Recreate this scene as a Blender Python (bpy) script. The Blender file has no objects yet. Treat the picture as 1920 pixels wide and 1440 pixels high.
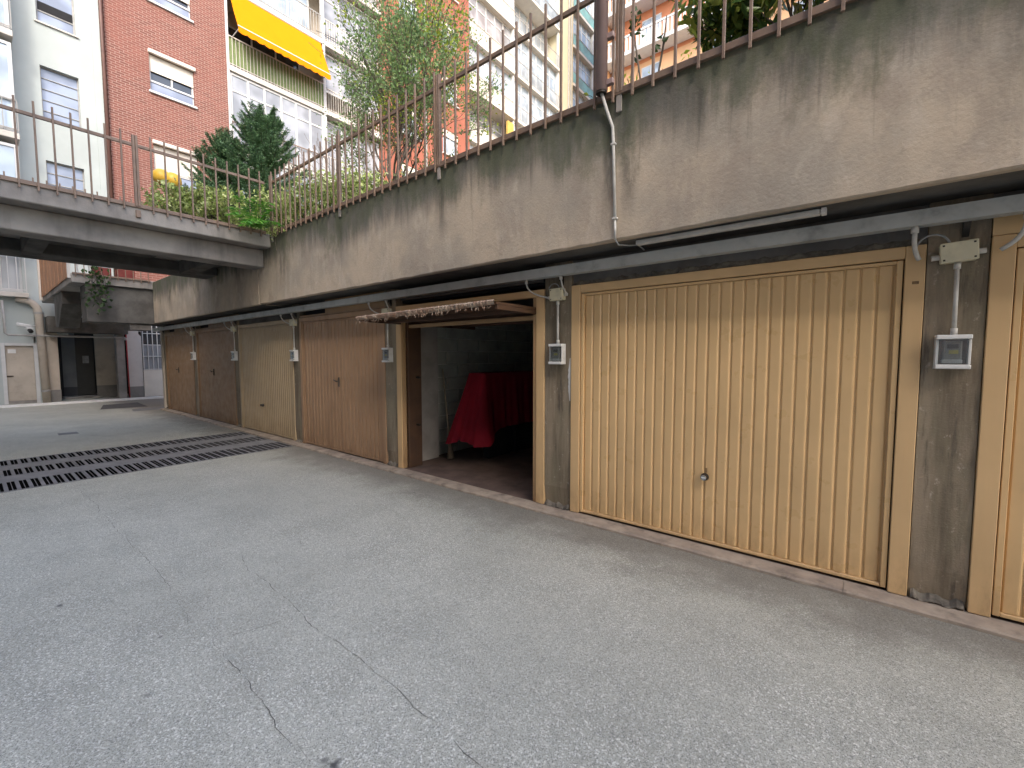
import bpy, math, random
import numpy as np
from mathutils import Matrix, Vector, Euler

random.seed(7); rng = np.random.default_rng(7)
scene = bpy.context.scene
C = scene.collection

# ------------------------------------------------------------------ camera
YAW, PITCH, ROLL, CAM_H = 0.67, -0.063, -0.001, 1.564
cam_d = bpy.data.cameras.new('camera'); cam = bpy.data.objects.new('camera', cam_d); C.objects.link(cam)
cam_d.sensor_fit = 'HORIZONTAL'; cam_d.sensor_width = 36.0
cam_d.lens = 808.884 / 1920 * 36.0
cam_d.clip_start = 0.05; cam_d.clip_end = 600
_f = Vector((-math.sin(YAW) * math.cos(PITCH), math.cos(YAW) * math.cos(PITCH), math.sin(PITCH)))
_r = Vector((math.cos(YAW), math.sin(YAW), 0)); _u = _r.cross(_f)
_r2 = math.cos(ROLL) * _r + math.sin(ROLL) * _u; _u2 = -math.sin(ROLL) * _r + math.cos(ROLL) * _u
cam.matrix_world = Matrix(((_r2.x, _u2.x, -_f.x, 0), (_r2.y, _u2.y, -_f.y, 0), (_r2.z, _u2.z, -_f.z, CAM_H), (0, 0, 0, 1)))
scene.camera = cam

# ------------------------------------------------------------------ sky, sun, exposure
SUN_EL, SUN_AZ = math.radians(38), math.radians(128)      # azimuth clockwise from +Y
world = bpy.data.worlds.new('World'); scene.world = world; world.use_nodes = True
wn = world.node_tree; wn.nodes.clear()
sky = wn.nodes.new('ShaderNodeTexSky'); sky.sky_type = 'NISHITA'; sky.sun_disc = False
sky.sun_elevation = SUN_EL; sky.sun_rotation = SUN_AZ
sky.air_density = 1.0; sky.dust_density = 3.0; sky.ozone_density = 1.3
bg = wn.nodes.new('ShaderNodeBackground'); bg.inputs['Strength'].default_value = 0.15
wo = wn.nodes.new('ShaderNodeOutputWorld')
wn.links.new(sky.outputs[0], bg.inputs[0]); wn.links.new(bg.outputs[0], wo.inputs[0])
sd = bpy.data.lights.new('sun', 'SUN'); sd.energy = 0.7; sd.angle = math.radians(10); sd.color = (1.0, 0.95, 0.87)
sun = bpy.data.objects.new('sun', sd); C.objects.link(sun)
_sv = Vector((math.sin(SUN_AZ) * math.cos(SUN_EL), math.cos(SUN_AZ) * math.cos(SUN_EL), math.sin(SUN_EL)))
sun.rotation_euler = _sv.to_track_quat('Z', 'Y').to_euler(); sun.location = _sv * 60
scene.view_settings.view_transform = 'Standard'; scene.view_settings.look = 'None'
scene.view_settings.gamma = 1.0; scene.view_settings.use_curve_mapping = False
scene.view_settings.exposure = 1.92
scene.cycles.max_bounces = 6; scene.cycles.diffuse_bounces = 4; scene.cycles.caustics_reflective = False; scene.cycles.caustics_refractive = False

# ------------------------------------------------------------------ materials
class N:
    """small node helper"""
    def __init__(s, name):
        s.m = bpy.data.materials.new(name); s.m.use_nodes = True; s.t = s.m.node_tree; s.t.nodes.clear()
        s.out = s.t.nodes.new('ShaderNodeOutputMaterial'); s.b = s.t.nodes.new('ShaderNodeBsdfPrincipled')
        s.t.links.new(s.b.outputs[0], s.out.inputs[0]); s.pos = s.t.nodes.new('ShaderNodeNewGeometry')
    def n(s, k, **kw):
        x = s.t.nodes.new('ShaderNode' + k)
        for a, v in kw.items(): setattr(x, a, v)
        return x
    def l(s, a, b): s.t.links.new(a, b)
    def coord(s, scale=(1, 1, 1)):
        mp = s.n('Mapping'); mp.inputs['Scale'].default_value = scale
        s.l(s.pos.outputs['Position'], mp.inputs['Vector']); return mp.outputs[0]
    def noise(s, scale, stretch=(1, 1, 1), detail=4, rough=.6, dist=0):
        x = s.n('TexNoise'); x.inputs['Scale'].default_value = scale; x.inputs['Detail'].default_value = detail
        x.inputs['Roughness'].default_value = rough; x.inputs['Distortion'].default_value = dist
        s.l(s.coord(stretch), x.inputs['Vector']); return x.outputs['Fac']
    def ramp(s, fac, lo, hi, a=0.0, b=1.0):
        x = s.n('MapRange'); x.inputs[1].default_value = lo; x.inputs[2].default_value = hi
        x.inputs[3].default_value = a; x.inputs[4].default_value = b; x.interpolation_type = 'SMOOTHSTEP'
        s.l(fac, x.inputs[0]); return x.outputs[0]
    def math(s, op, a, b):
        x = s.n('Math', operation=op)
        for i, v in enumerate((a, b)):
            if isinstance(v, (int, float)): x.inputs[i].default_value = v
            else: s.l(v, x.inputs[i])
        return x.outputs[0]
    def mix(s, fac, a, b, blend='MIX'):
        x = s.n('Mix', data_type='RGBA', blend_type=blend)
        if isinstance(fac, (int, float)): x.inputs[0].default_value = fac
        else: s.l(fac, x.inputs[0])
        for i, v in ((6, a), (7, b)):
            if isinstance(v, tuple): x.inputs[i].default_value = (*v[:3], 1)
            else: s.l(v, x.inputs[i])
        return x.outputs[2]
    def bump(s, h, strength=.3, dist=.01):
        x = s.n('Bump'); x.inputs['Strength'].default_value = strength; x.inputs['Distance'].default_value = dist
        s.l(h, x.inputs['Height']); s.l(x.outputs[0], s.b.inputs['Normal'])
    def base(s, c):
        if isinstance(c, tuple): s.b.inputs['Base Color'].default_value = (*c, 1)
        else: s.l(c, s.b.inputs['Base Color'])
    def rough(s, r):
        if isinstance(r, (int, float)): s.b.inputs['Roughness'].default_value = r
        else: s.l(r, s.b.inputs['Roughness'])
    def zpos(s):
        x = s.n('SeparateXYZ'); s.l(s.pos.outputs['Position'], x.inputs[0]); return x.outputs

def mul(c, k): return tuple(min(1, v * k) for v in c)

def mat(name, c, c2=None, scale=4, rough=.6, bump=.0, bscale=60, metal=0, spec=.4, grime=0.0, gscale=2.0, gcol=(.05, .045, .04), streak=False):
    s = N(name); c2 = c2 or mul(c, .78)
    col = s.mix(s.ramp(s.noise(scale), .3, .7), c, c2)
    if grime > 0:
        g = s.noise(gscale, (1, 1, .12) if streak else (1, 1, 1), 6, .65)
        col = s.mix(s.ramp(g, .5, .78, 0, grime), col, gcol)
    s.base(col); s.rough(rough); s.b.inputs['Metallic'].default_value = metal
    s.b.inputs['Specular IOR Level'].default_value = spec
    if bump: s.bump(s.noise(bscale, detail=5), bump, .006)
    return s.m

def mat_asphalt():
    s = N('asphalt'); b = s.noise(.45, detail=6); b2 = s.noise(2.2, detail=6, rough=.65)
    v = s.n('TexVoronoi'); v.inputs['Scale'].default_value = 150; s.l(s.coord(), v.inputs['Vector'])
    w = s.n('SeparateColor'); s.l(v.outputs['Color'], w.inputs[0])
    v2 = s.n('TexVoronoi'); v2.inputs['Scale'].default_value = 300; s.l(s.coord(), v2.inputs['Vector'])
    w2 = s.n('SeparateColor'); s.l(v2.outputs['Color'], w2.inputs[0])
    c = s.mix(s.ramp(b, .3, .7), (.415, .412, .345), (.495, .49, .412))
    c = s.mix(s.ramp(b2, .42, .64, 0, .40), c, (.325, .323, .272))
    bare = s.ramp(s.noise(.8, detail=5), .35, .7, .45, 1.0)
    c = s.mix(s.math('MULTIPLY', s.ramp(w.outputs[0], .66, 1.0, 0, .85), bare), c, (.86, .855, .77))
    c = s.mix(s.ramp(w2.outputs[1], .46, 0., 0, .8), c, (.12, .121, .113))
    st = s.noise(.9, (.30, 1, 1), 6, .7, .6)          # tyre-worn bands along the court
    c = s.mix(s.ramp(st, .56, .80, 0, .40), c, (.22, .216, .205))
    spot = s.noise(5.5, detail=3, rough=.5)            # old oil spots
    c = s.mix(s.math('MULTIPLY', s.ramp(spot, .70, .78), s.ramp(s.noise(.7, detail=2), .48, .62)), c, (.085, .083, .082))
    y = s.zpos()[1]                                     # dirt and overhang shade along the kerb, painted into the colour
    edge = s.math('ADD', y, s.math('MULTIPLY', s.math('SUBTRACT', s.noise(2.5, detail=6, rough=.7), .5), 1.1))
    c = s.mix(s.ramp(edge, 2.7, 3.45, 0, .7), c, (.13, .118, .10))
    s.base(c); s.rough(s.ramp(w.outputs[1], 0, 1, .5, .9)); s.b.inputs['Specular IOR Level'].default_value = .4
    h = s.math('ADD', s.math('MULTIPLY', w.outputs[0], .7), s.math('MULTIPLY', w2.outputs[0], .3))
    s.bump(s.math('ADD', h, s.math('MULTIPLY', b2, 2.0)), .4, .004); return s.m

def mat_fascia():
    s = N('weathered_concrete_render'); xyz = s.zpos(); z = xyz[2]
    up = s.ramp(z, 2.55, 3.62)
    c = s.mix(s.ramp(s.noise(.9, (1, 1, 1.2), 7, .62), .34, .66), (.52, .43, .325), (.37, .325, .265))
    c = s.mix(s.ramp(s.noise(2.6, (1, 1, .55), 8, .70, .6), .46, .64, 0, .42), c, (.29, .238, .195))
    c = s.mix(s.ramp(s.noise(4.2, (1, 1, .45), 7, .7, .4), .50, .66, 0, .38), c, (.58, .51, .42))
    c = s.mix(s.ramp(s.noise(24, (1, 1, 1), 6, .75), .56, .76, 0, .30), c, (.56, .49, .41))
    c = s.mix(s.ramp(s.noise(13, (1, 1, .7), 6, .75), .55, .78, 0, .35), c, (.20, .165, .14))
    vc = s.n('TexVoronoi', feature='DISTANCE_TO_EDGE'); vc.inputs['Scale'].default_value = 11; nz = s.n('TexNoise'); nz.inputs['Scale'].default_value = 5; s.l(s.coord(), nz.inputs['Vector'])
    vm_ = s.n('VectorMath', operation='MULTIPLY_ADD'); s.l(nz.outputs['Color'], vm_.inputs[0]); vm_.inputs[1].default_value = (.3, .3, .3); s.l(s.coord(), vm_.inputs[2]); s.l(vm_.outputs[0], vc.inputs['Vector'])
    mc = s.math('MULTIPLY', s.ramp(vc.outputs['Distance'], .025, .0), s.ramp(s.noise(1.1, detail=3), .50, .66))
    c = s.mix(s.math('MULTIPLY', mc, .28), c, (.56, .48, .39))
    # broad damp band under the coping, fading downwards in lobes
    k = s.math('ADD', s.math('MULTIPLY', up, .66), s.math('MULTIPLY', s.noise(1.0, (1, 1, .30), 6, .62, .2), .55))
    k = s.math('ADD', k, s.math('MULTIPLY', s.noise(5.5, (1, 1, .13), 7, .66, .2), .50))
    c = s.mix(s.ramp(k, .80, 1.16, 0, .88), c, (.112, .112, .098))
    c = s.mix(s.ramp(s.math('ADD', s.noise(16, (1, 1, .06), 5, .6), s.math('MULTIPLY', up, .22)), .66, .82, 0, .45), c, (.12, .11, .09))
    # run-off under posts and the conduit, each of its own width and length
    run = None; wob = s.math('MULTIPLY', s.math('SUBTRACT', s.noise(3.0, (1, 1, .5), 3), .5), .25)
    for xp, wd, zl in ((-7.35, .40, 2.55), (-6.6, .12, 2.9), (-5.54, .16, 2.75), (-4.3, .10, 3.0), (-3.56, .13, 2.7), (-2.75, .08, 3.05), (-1.46, .10, 2.5), (-1.62, .07, 2.5), (-.93, .14, 2.85), (-.35, .22, 2.95), (.62, .25, 2.6), (1.5, .3, 2.8), (-9.2, .2, 2.6), (-11.4, .3, 2.6), (-13.6, .25, 2.6)):
        d = s.math('ABSOLUTE', s.math('ADD', xyz[0], s.math('ADD', -xp, wob)), 0)
        m_ = s.math('MULTIPLY', s.ramp(d, wd, 0), s.ramp(z, zl, zl + .55)); run = m_ if run is None else s.math('MAXIMUM', run, m_)
    run = s.math('MULTIPLY', run, s.ramp(s.noise(9, (1, 1, .18), 6, .7), .30, .62))
    c = s.mix(s.math('MULTIPLY', run, .72), c, (.07, .068, .056))
    moss = s.noise(2.4, (1, 1, .6), 7, .72)
    c = s.mix(s.math('MULTIPLY', s.ramp(s.math('ADD', moss, s.math('MULTIPLY', up, .30)), .66, .86), .55), c, (.082, .10, .052))
    s.base(c); s.rough(.92); s.b.inputs['Specular IOR Level'].default_value = .18
    h = s.math('ADD', s.noise(45, detail=7, rough=.72), s.math('MULTIPLY', s.noise(6, (1, 1, .8), 7, .65), 1.6)); s.bump(h, .38, .010); return s.m

def mat_pillar():
    s = N('board_formed_concrete')
    c = s.mix(s.ramp(s.noise(7, (1, 1, .10), 7, .68), .34, .66), (.285, .232, .165), (.12, .096, .066))
    c = s.mix(s.ramp(s.noise(2.6, (1, 1, .6), 7, .65), .42, .68, 0, .6), c, (.20, .178, .118))
    c = s.mix(s.ramp(s.noise(18, (1, 1, .6), 7, .75), .58, .68, 0, .75), c, (.46, .40, .33))
    c = s.mix(s.ramp(s.noise(11, (1, 1, .12), 6, .7), .56, .72, 0, .7), c, (.045, .038, .033))
    s.base(c); s.rough(.92); s.bump(s.math('ADD', s.noise(30, (1, 1, .25), 7, .75), s.noise(90, detail=5)),   .4, .008); return s.m

def mat_brick():
    s = N('red_facing_brick'); sp = s.zpos(); cb = s.n('CombineXYZ'); s.l(sp[1], cb.inputs[0]); s.l(sp[2], cb.inputs[1])
    b = s.n('TexBrick'); s.l(cb.outputs[0], b.inputs['Vector']); b.inputs['Scale'].default_value = 1.0
    b.inputs['Brick Width'].default_value = .25; b.inputs['Row Height'].default_value = .085; b.inputs['Mortar Size'].default_value = .011
    b.inputs['Mortar Smooth'].default_value = .1
    b.inputs['Color1'].default_value = (.205, .072, .054, 1); b.inputs['Color2'].default_value = (.135, .048, .037, 1)
    b.inputs['Mortar'].default_value = (.33, .22, .18, 1); b.inputs['Bias'].default_value = -.1
    c = s.mix(s.ramp(s.noise(.7, detail=5), .35, .75, 0, .45), b.outputs['Color'], (.23, .08, .056))
    s.base(c); s.rough(.85); s.bump(s.math('SUBTRACT', 1.0, b.outputs['Fac']), .5, .01); return s.m

def mat_leaf(name, cols, trans=.35, rough=.5):
    s = N(name); cr = s.n('ValToRGB'); e = cr.color_ramp.elements
    while len(e) < len(cols): e.new(.5)
    for i, cc in enumerate(cols): e[i].position = i / (len(cols) - 1); e[i].color = (*cc, 1)
    s.l(s.pos.outputs['Random Per Island'], cr.inputs[0])
    c = s.mix(s.ramp(s.noise(1.6, detail=3), .35, .7, 0, .55), cr.outputs[0], mul(cols[0], .75))
    s.base(c); s.rough(rough); s.b.inputs['Specular IOR Level'].default_value = .3
    tr = s.n('BsdfTranslucent'); s.l(c, tr.inputs[0]); ms = s.n('MixShader'); ms.inputs[0].default_value = trans
    s.l(s.b.outputs[0], ms.inputs[1]); s.l(tr.outputs[0], ms.inputs[2]); s.l(ms.outputs[0], s.out.inputs[0]); return s.m

def mat_glass(name, tint=(.42, .50, .58), rough=.06):
    s = N(name); c = s.mix(s.ramp(s.noise(.9, detail=2), .35, .65), tint, mul(tint, .6))
    s.base(c); s.rough(rough); s.b.inputs['Specular IOR Level'].default_value = .9; return s.m

def mat_clear(name):
    s = N(name); t = s.n('BsdfTransparent'); t.inputs[0].default_value = (.8, .83, .83, 1); g = s.n('BsdfGlossy'); g.inputs['Roughness'].default_value = .08
    ms = s.n('MixShader'); ms.inputs[0].default_value = .18; s.l(t.outputs[0], ms.inputs[1]); s.l(g.outputs[0], ms.inputs[2]); s.l(ms.outputs[0], s.out.inputs[0]); return s.m

def mat_door(name, c, dirt, wear=.35, rough=.42):
    s = N(name)
    col = s.mix(s.ramp(s.noise(1.2, detail=4), .3, .7), c, mul(c, .86))
    col = s.mix(s.ramp(s.noise(5, (1, 1, .08), 5, .65), .48, .8, 0, wear), col, dirt)
    col = s.mix(s.ramp(s.noise(38, detail=5, rough=.75), .66, .78, 0, wear * 1.3), col, mul(dirt, .55))
    z = s.zpos()[2]
    low = s.math('MULTIPLY', s.ramp(z, .45, .03), s.ramp(s.noise(9, (1, 1, .35), 6, .7), .38, .7))
    col = s.mix(s.math('MULTIPLY', low, .55), col, mul(dirt, .7))
    s.base(col); s.rough(s.ramp(s.noise(6, detail=5), .3, .7, rough - .07, rough + .15)); s.b.inputs['Specular IOR Level'].default_value = .45
    s.bump(s.noise(14, detail=5), .06, .01); return s.m

M = dict(
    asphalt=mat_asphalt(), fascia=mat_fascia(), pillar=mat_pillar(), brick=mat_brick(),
    concrete=mat('grey_concrete', (.34, .315, .285), (.225, .21, .195), 2.2, .9, .4, 40, grime=.75, gscale=2.2, streak=True, spec=.2),
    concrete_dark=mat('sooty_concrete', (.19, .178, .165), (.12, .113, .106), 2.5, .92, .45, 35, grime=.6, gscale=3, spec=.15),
    soot_shade=mat('stained_shade_concrete', (.14, .134, .122), (.082, .078, .072), 2.5, .92, .4, 35, grime=.5, gscale=3, spec=.12),  # stained concrete; deep shade under decks and soffit is put into its colour
    kerb=mat('worn_kerb_concrete', (.40, .335, .265), (.27, .225, .185), 6, .9, .5, 60, grime=.6, gscale=7, spec=.15),
    block=mat('concrete_block', (.40, .41, .36), (.31, .315, .28), 3, .95, .5, 70, spec=.15, grime=.4),
    mortar=mat('block_mortar', (.62, .61, .57), None, 8, .95, .4, 60, spec=.1),
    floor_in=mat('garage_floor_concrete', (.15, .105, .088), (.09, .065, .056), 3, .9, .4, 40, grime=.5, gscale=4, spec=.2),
    door_a=mat_door('beige_door_paint', (.70, .478, .238), (.49, .325, .165), .15, .32),
    frame_a=mat_door('beige_frame_paint', (.67, .455, .232), (.41, .27, .14), .25, .38),
    door_c=mat_door('brown_pink_door_paint', (.375, .235, .135), (.17, .095, .052), .5),
    door_d=mat_door('cream_door_paint', (.43, .325, .195), (.26, .185, .105), .4),
    door_e=mat_door('dull_brown_door_paint', (.235, .137, .066), (.12, .066, .034), .45),
    door_f=mat_door('dark_tan_door_paint', (.26, .15, .07), (.13, .072, .036), .45),
    frame_b=mat_door('orange_brown_frame_paint', (.42, .265, .135), (.20, .115, .06), .5),
    darkbrown=mat('dark_brown_paint', (.085, .045, .024), (.06, .03, .017), 4, .6, grime=.3),
    mortar_old=mat('crumbled_mortar', (.20, .18, .145), (.09, .08, .066), 14, .95, .7, 50, grime=.5, gscale=10),
    rust=mat('rusty_sheet_edge', (.40, .32, .245), (.22, .13, .085), 9, .9, .6, 90, grime=.5, gscale=16),
    groove=mat('dark_gap', (.035, .026, .02), None, 5, .9),
    rail=mat('brown_rail_paint', (.235, .16, .112), (.165, .11, .078), 6, .5, .12, 90, grime=.3, gscale=14, spec=.5),
    pole=mat('mauve_brown_pole_paint', (.33, .235, .215), (.27, .185, .17), 3, .42, spec=.5),
    tray=mat('grey_metal_tray', (.50, .52, .50), (.40, .415, .40), 3, .45, .1, 60, metal=.1, grime=.4, gscale=6),
    box=mat('ivory_plastic', (.66, .62, .44), (.58, .54, .39), 5, .45, grime=.2, gscale=9),
    pvc=mat('grey_white_pvc', (.60, .59, .55), (.50, .485, .45), 8, .45, grime=.3, gscale=12),
    black=mat('black_plastic', (.022, .022, .023), None, 5, .4),
    meter=mat('meter_grey_plastic', (.30, .31, .305), (.22, .225, .22), 20, .4),
    white=mat('white_plastic', (.72, .72, .70), (.64, .64, .62), 6, .4, grime=.15, gscale=12),
    yellowtag=mat('yellow_sticker', (.62, .55, .08), None, 5, .5),
    plate=mat('small_brass_plate', (.30, .20, .09), (.16, .10, .05), 30, .5),
    chrome=mat('chrome_lock', (.62, .62, .62), None, 5, .2, metal=1.0),
    iron=mat('dark_iron_handle', (.045, .038, .032), None, 12, .5, metal=.3),
    cover=mat('red_cloth', (.23, .008, .02), (.18, .006, .016), 3, .8, .2, 120, spec=.2),
    wood=mat('broom_wood', (.38, .31, .21), None, 8, .7),
    bristle=mat('broom_bristle', (.13, .10, .07), None, 60, .9),
    dark=mat('dark_interior', (.02, .02, .022), None, 3, .9),
    cast=mat('cast_iron_grate', (.22, .22, .225), (.15, .15, .155), 5, .7, .2, 60, grime=.3, gscale=8, spec=.35),
    strip=mat('concrete_strip', (.235, .235, .235), (.18, .18, .185), 4, .85, .3, 50, spec=.3),
    whiteline=mat('white_road_paint', (.82, .81, .78), (.72, .71, .68), 6, .8),
    crack=mat('crack_black', (.11, .107, .10), None, 6, 1.0),
    soil=mat('garden_soil', (.075, .06, .045), (.05, .07, .03), 3, 1.0, .4),
    white_wall=mat('pale_green_white_plaster', (.45, .49, .475), (.40, .435, .42), .8, .9, .1, 60, grime=.10, gscale=1.2, gcol=(.38, .39, .37), spec=.15),
    plaster_beige=mat('beige_plaster', (.52, .46, .385), (.44, .385, .32), 1.5, .9, .1, 50, grime=.3, gscale=2.5, spec=.15),
    plaster_pale=mat('pale_pinkish_plaster', (.60, .56, .52), (.53, .49, .455), 1.2, .9, .1, 50, grime=.15, spec=.15),
    plaster_grey=mat('grey_plinth', (.25, .24, .225), (.19, .18, .17), 2, .9, .1, 50, spec=.15),
    red_wall=mat('terracotta_plaster', (.34, .125, .085), (.28, .105, .072), .8, .9, spec=.15, grime=.12, gscale=1.5, gcol=(.25, .10, .07)),
    cream_wall=mat('cream_plaster', (.58, .515, .37), (.53, .47, .335), .6, .9, spec=.15),
    peach=mat('peach_plaster', (.74, .46, .27), (.68, .42, .245), .5, .9, spec=.15),
    orange=mat('orange_plaster', (.60, .26, .145), (.54, .225, .125), .6, .9, spec=.15),
    white_frame=mat('white_window_frame', (.58, .58, .57), (.53, .53, .52), 4, .5),
    slab=mat('balcony_slab_concrete', (.60, .565, .51), (.50, .475, .43), 2, .85, spec=.2, grime=.2, gscale=3),
    shutter=mat('cream_roller_shutter', (.70, .65, .57), (.64, .59, .52), 3, .6),
    glass=mat_glass('window_glass'), glass_blue=mat_glass('pale_blue_obscured_glass', (.30, .345, .45), .22),
    glass_grey=mat_glass('milky_glass', (.36, .375, .40), .25), glass_teal=mat_glass('teal_glass_panel', (.20, .58, .55), .15),
    glass_dark=mat_glass('dark_glass', (.05, .055, .06), .08), clear=mat_clear('clear_plastic'),
    awning=mat('yellow_awning_fabric', (.74, .215, .002), (.70, .205, .002), 1.5, .85, spec=.1),
    greenmesh=mat('green_privacy_mesh', (.20, .25, .11), (.15, .20, .085), 14, .9),
    brownpipe=mat('dark_brown_downpipe', (.13, .065, .05), None, 4, .5),
    redpipe=mat('red_pipe_paint', (.40, .045, .05), None, 6, .5),
    ironbar=mat('grey_bar_paint', (.38, .37, .35), None, 6, .5),
    screen=mat('orange_brown_board', (.46, .245, .135), (.38, .20, .11), 4, .7, grime=.2, gscale=5, streak=True),
    pot=mat('dark_red_planter', (.26, .06, .05), (.20, .045, .04), 6, .7),
    yellow=mat('yellow_globe_plastic', (.72, .44, .05), (.64, .38, .045), 4, .4),
    bark=mat('grey_brown_bark', (.16, .13, .105), (.09, .075, .06), 14, .95, .5, 50),
    bark_dark=mat('dark_bark', (.075, .058, .046), None, 14, .95),
    leaf_birch=mat_leaf('birch_leaf', [(.16, .27, .10), (.24, .37, .14), (.21, .33, .15), (.34, .43, .13)], .4),
    leaf_yellow=mat_leaf('yellow_green_leaf', [(.28, .38, .04), (.42, .48, .06), (.24, .36, .05)], .45),
    needle=mat_leaf('dark_needle', [(.055, .125, .055), (.09, .18, .08), (.15, .26, .11), (.08, .16, .08)], .15),
    leaf_varieg=mat_leaf('variegated_leaf', [(.20, .29, .06), (.50, .58, .20), (.76, .78, .42), (.34, .46, .11), (.60, .67, .28)], .25),
    leaf_fern=mat_leaf('fern_leaf', [(.08, .27, .035), (.14, .40, .05), (.24, .50, .07)], .3),
    leaf_big=mat_leaf('broad_glossy_leaf', [(.045, .09, .025), (.08, .15, .04), (.34, .38, .07), (.14, .22, .05), (.42, .43, .12)], .4, .35),
    leaf_vine=mat_leaf('vine_leaf', [(.025, .06, .018), (.045, .09, .025), (.065, .12, .035)], .3),
    leaf_dull=mat_leaf('dull_green_leaf', [(.14, .20, .075), (.21, .28, .10), (.30, .36, .14)], .35),
)

# ------------------------------------------------------------------ mesh builder
class MB:
    def __init__(s): s.v = []; s.f = []
    def box(s, x0, x1, y0, y1, z0, z1):
        n = len(s.v); x0, x1 = min(x0, x1), max(x0, x1); y0, y1 = min(y0, y1), max(y0, y1); z0, z1 = min(z0, z1), max(z0, z1)
        s.v += [(x0, y0, z0), (x1, y0, z0), (x1, y1, z0), (x0, y1, z0), (x0, y0, z1), (x1, y0, z1), (x1, y1, z1), (x0, y1, z1)]
        s.f += [(n, n + 3, n + 2, n + 1), (n + 4, n + 5, n + 6, n + 7), (n, n + 1, n + 5, n + 4), (n + 1, n + 2, n + 6, n + 5), (n + 2, n + 3, n + 7, n + 6), (n + 3, n, n + 4, n + 7)]
        return s
    def bbox(s, x0, x1, y0, y1, z0, z1, b=.006):
        """box with chamfered edges"""
        n = len(s.v); X = (min(x0, x1), max(x0, x1)); Y = (min(y0, y1), max(y0, y1)); Z = (min(z0, z1), max(z0, z1))
        idx = {}
        for i in (0, 1):
            for j in (0, 1):
                for k in (0, 1):
                    sx, sy, sz = (1, -1)[i], (1, -1)[j], (1, -1)[k]
                    for a, off in enumerate(((0, b, b), (b, 0, b), (b, b, 0))):
                        idx[i, j, k, a] = len(s.v)
                        s.v.append((X[i] + sx * off[0], Y[j] + sy * off[1], Z[k] + sz * off[2]))
        for a in range(3):
            o = [(1, 2), (0, 2), (0, 1)][a]
            for e in (0, 1):
                q = []
                for p in ((0, 0), (1, 0), (1, 1), (0, 1)):
                    k = [0, 0, 0]; k[a] = e; k[o[0]] = p[0]; k[o[1]] = p[1]; q.append(idx[(*k, a)])
                s.f.append(tuple(q))
        for ax in range(3):
            o = [(1, 2), (0, 2), (0, 1)][ax]
            for p in ((0, 0), (1, 0), (1, 1), (0, 1)):
                k0 = [0, 0, 0]; k0[o[0]] = p[0]; k0[o[1]] = p[1]; k1 = list(k0); k1[ax] = 1
                s.f.append((idx[(*k0, o[0])], idx[(*k1, o[0])], idx[(*k1, o[1])], idx[(*k0, o[1])]))
        for i in (0, 1):
            for j in (0, 1):
                for k in (0, 1): s.f.append((idx[i, j, k, 0], idx[i, j, k, 1], idx[i, j, k, 2]))
        return s
    def quad(s, a, b, c, d):
        n = len(s.v); s.v += [a, b, c, d]; s.f.append((n, n + 1, n + 2, n + 3)); return s
    def tube(s, path, r, n=8, caps=True):
        P = [Vector(p) for p in path]; rs = r if isinstance(r, (list, tuple)) else [r] * len(P); base = len(s.v); prev = None
        for i, p in enumerate(P):
            t = (P[min(i + 1, len(P) - 1)] - P[max(i - 1, 0)]); t = t.normalized() if t.length else Vector((0, 0, 1))
            if prev is None: a = t.orthogonal().normalized()
            else:
                a = prev - t * prev.dot(t); a = a.normalized() if a.length > 1e-6 else t.orthogonal().normalized()
            prev = a; b = t.cross(a)
            for k in range(n):
                th = 2 * math.pi * k / n; q = p + (a * math.cos(th) + b * math.sin(th)) * rs[i]; s.v.append(tuple(q))
        for i in range(len(P) - 1):
            for k in range(n):
                k2 = (k + 1) % n; s.f.append((base + i * n + k, base + i * n + k2, base + (i + 1) * n + k2, base + (i + 1) * n + k))
        if caps:
            s.f.append(tuple(base + k for k in reversed(range(n)))); s.f.append(tuple(base + (len(P) - 1) * n + k for k in range(n)))
        return s
    def grid(s, pts):
        base = len(s.v); R_ = len(pts); Cn = len(pts[0])
        for row in pts: s.v += [tuple(p) for p in row]
        for i in range(R_ - 1):
            for j in range(Cn - 1):
                a = base + i * Cn + j; s.f.append((a, a + 1, a + Cn + 1, a + Cn))
        return s
    def prism(s, prof, axis, a0, a1):
        """extrude 2D profile along an axis: axis 'x' -> prof (y,z); 'y' -> (x,z)"""
        n = len(s.v); k = len(prof)
        for a in (a0, a1):
            for p in prof: s.v.append((a, p[0], p[1]) if axis == 'x' else (p[0], a, p[1]) if axis == 'y' else (p[0], p[1], a))
        for i in range(k): j = (i + 1) % k; s.f.append((n + i, n + j, n + k + j, n + k + i))
        s.f.append(tuple(n + i for i in reversed(range(k)))); s.f.append(tuple(n + k + i for i in range(k))); return s
    def lathe(s, c, prof, n=20):
        base = len(s.v)
        for r, z in prof:
            for k in range(n): th = 2 * math.pi * k / n; s.v.append((c[0] + r * math.cos(th), c[1] + r * math.sin(th), c[2] + z))
        for i in range(len(prof) - 1):
            for k in range(n): k2 = (k + 1) % n; s.f.append((base + i * n + k, base + i * n + k2, base + (i + 1) * n + k2, base + (i + 1) * n + k))
        return s
    def mesh(s, name, smooth=False):
        me = bpy.data.meshes.new(name); me.from_pydata(s.v, [], s.f); me.update()
        if smooth:
            me.polygons.foreach_set('use_smooth', [True] * len(me.polygons))
        return me

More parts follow.
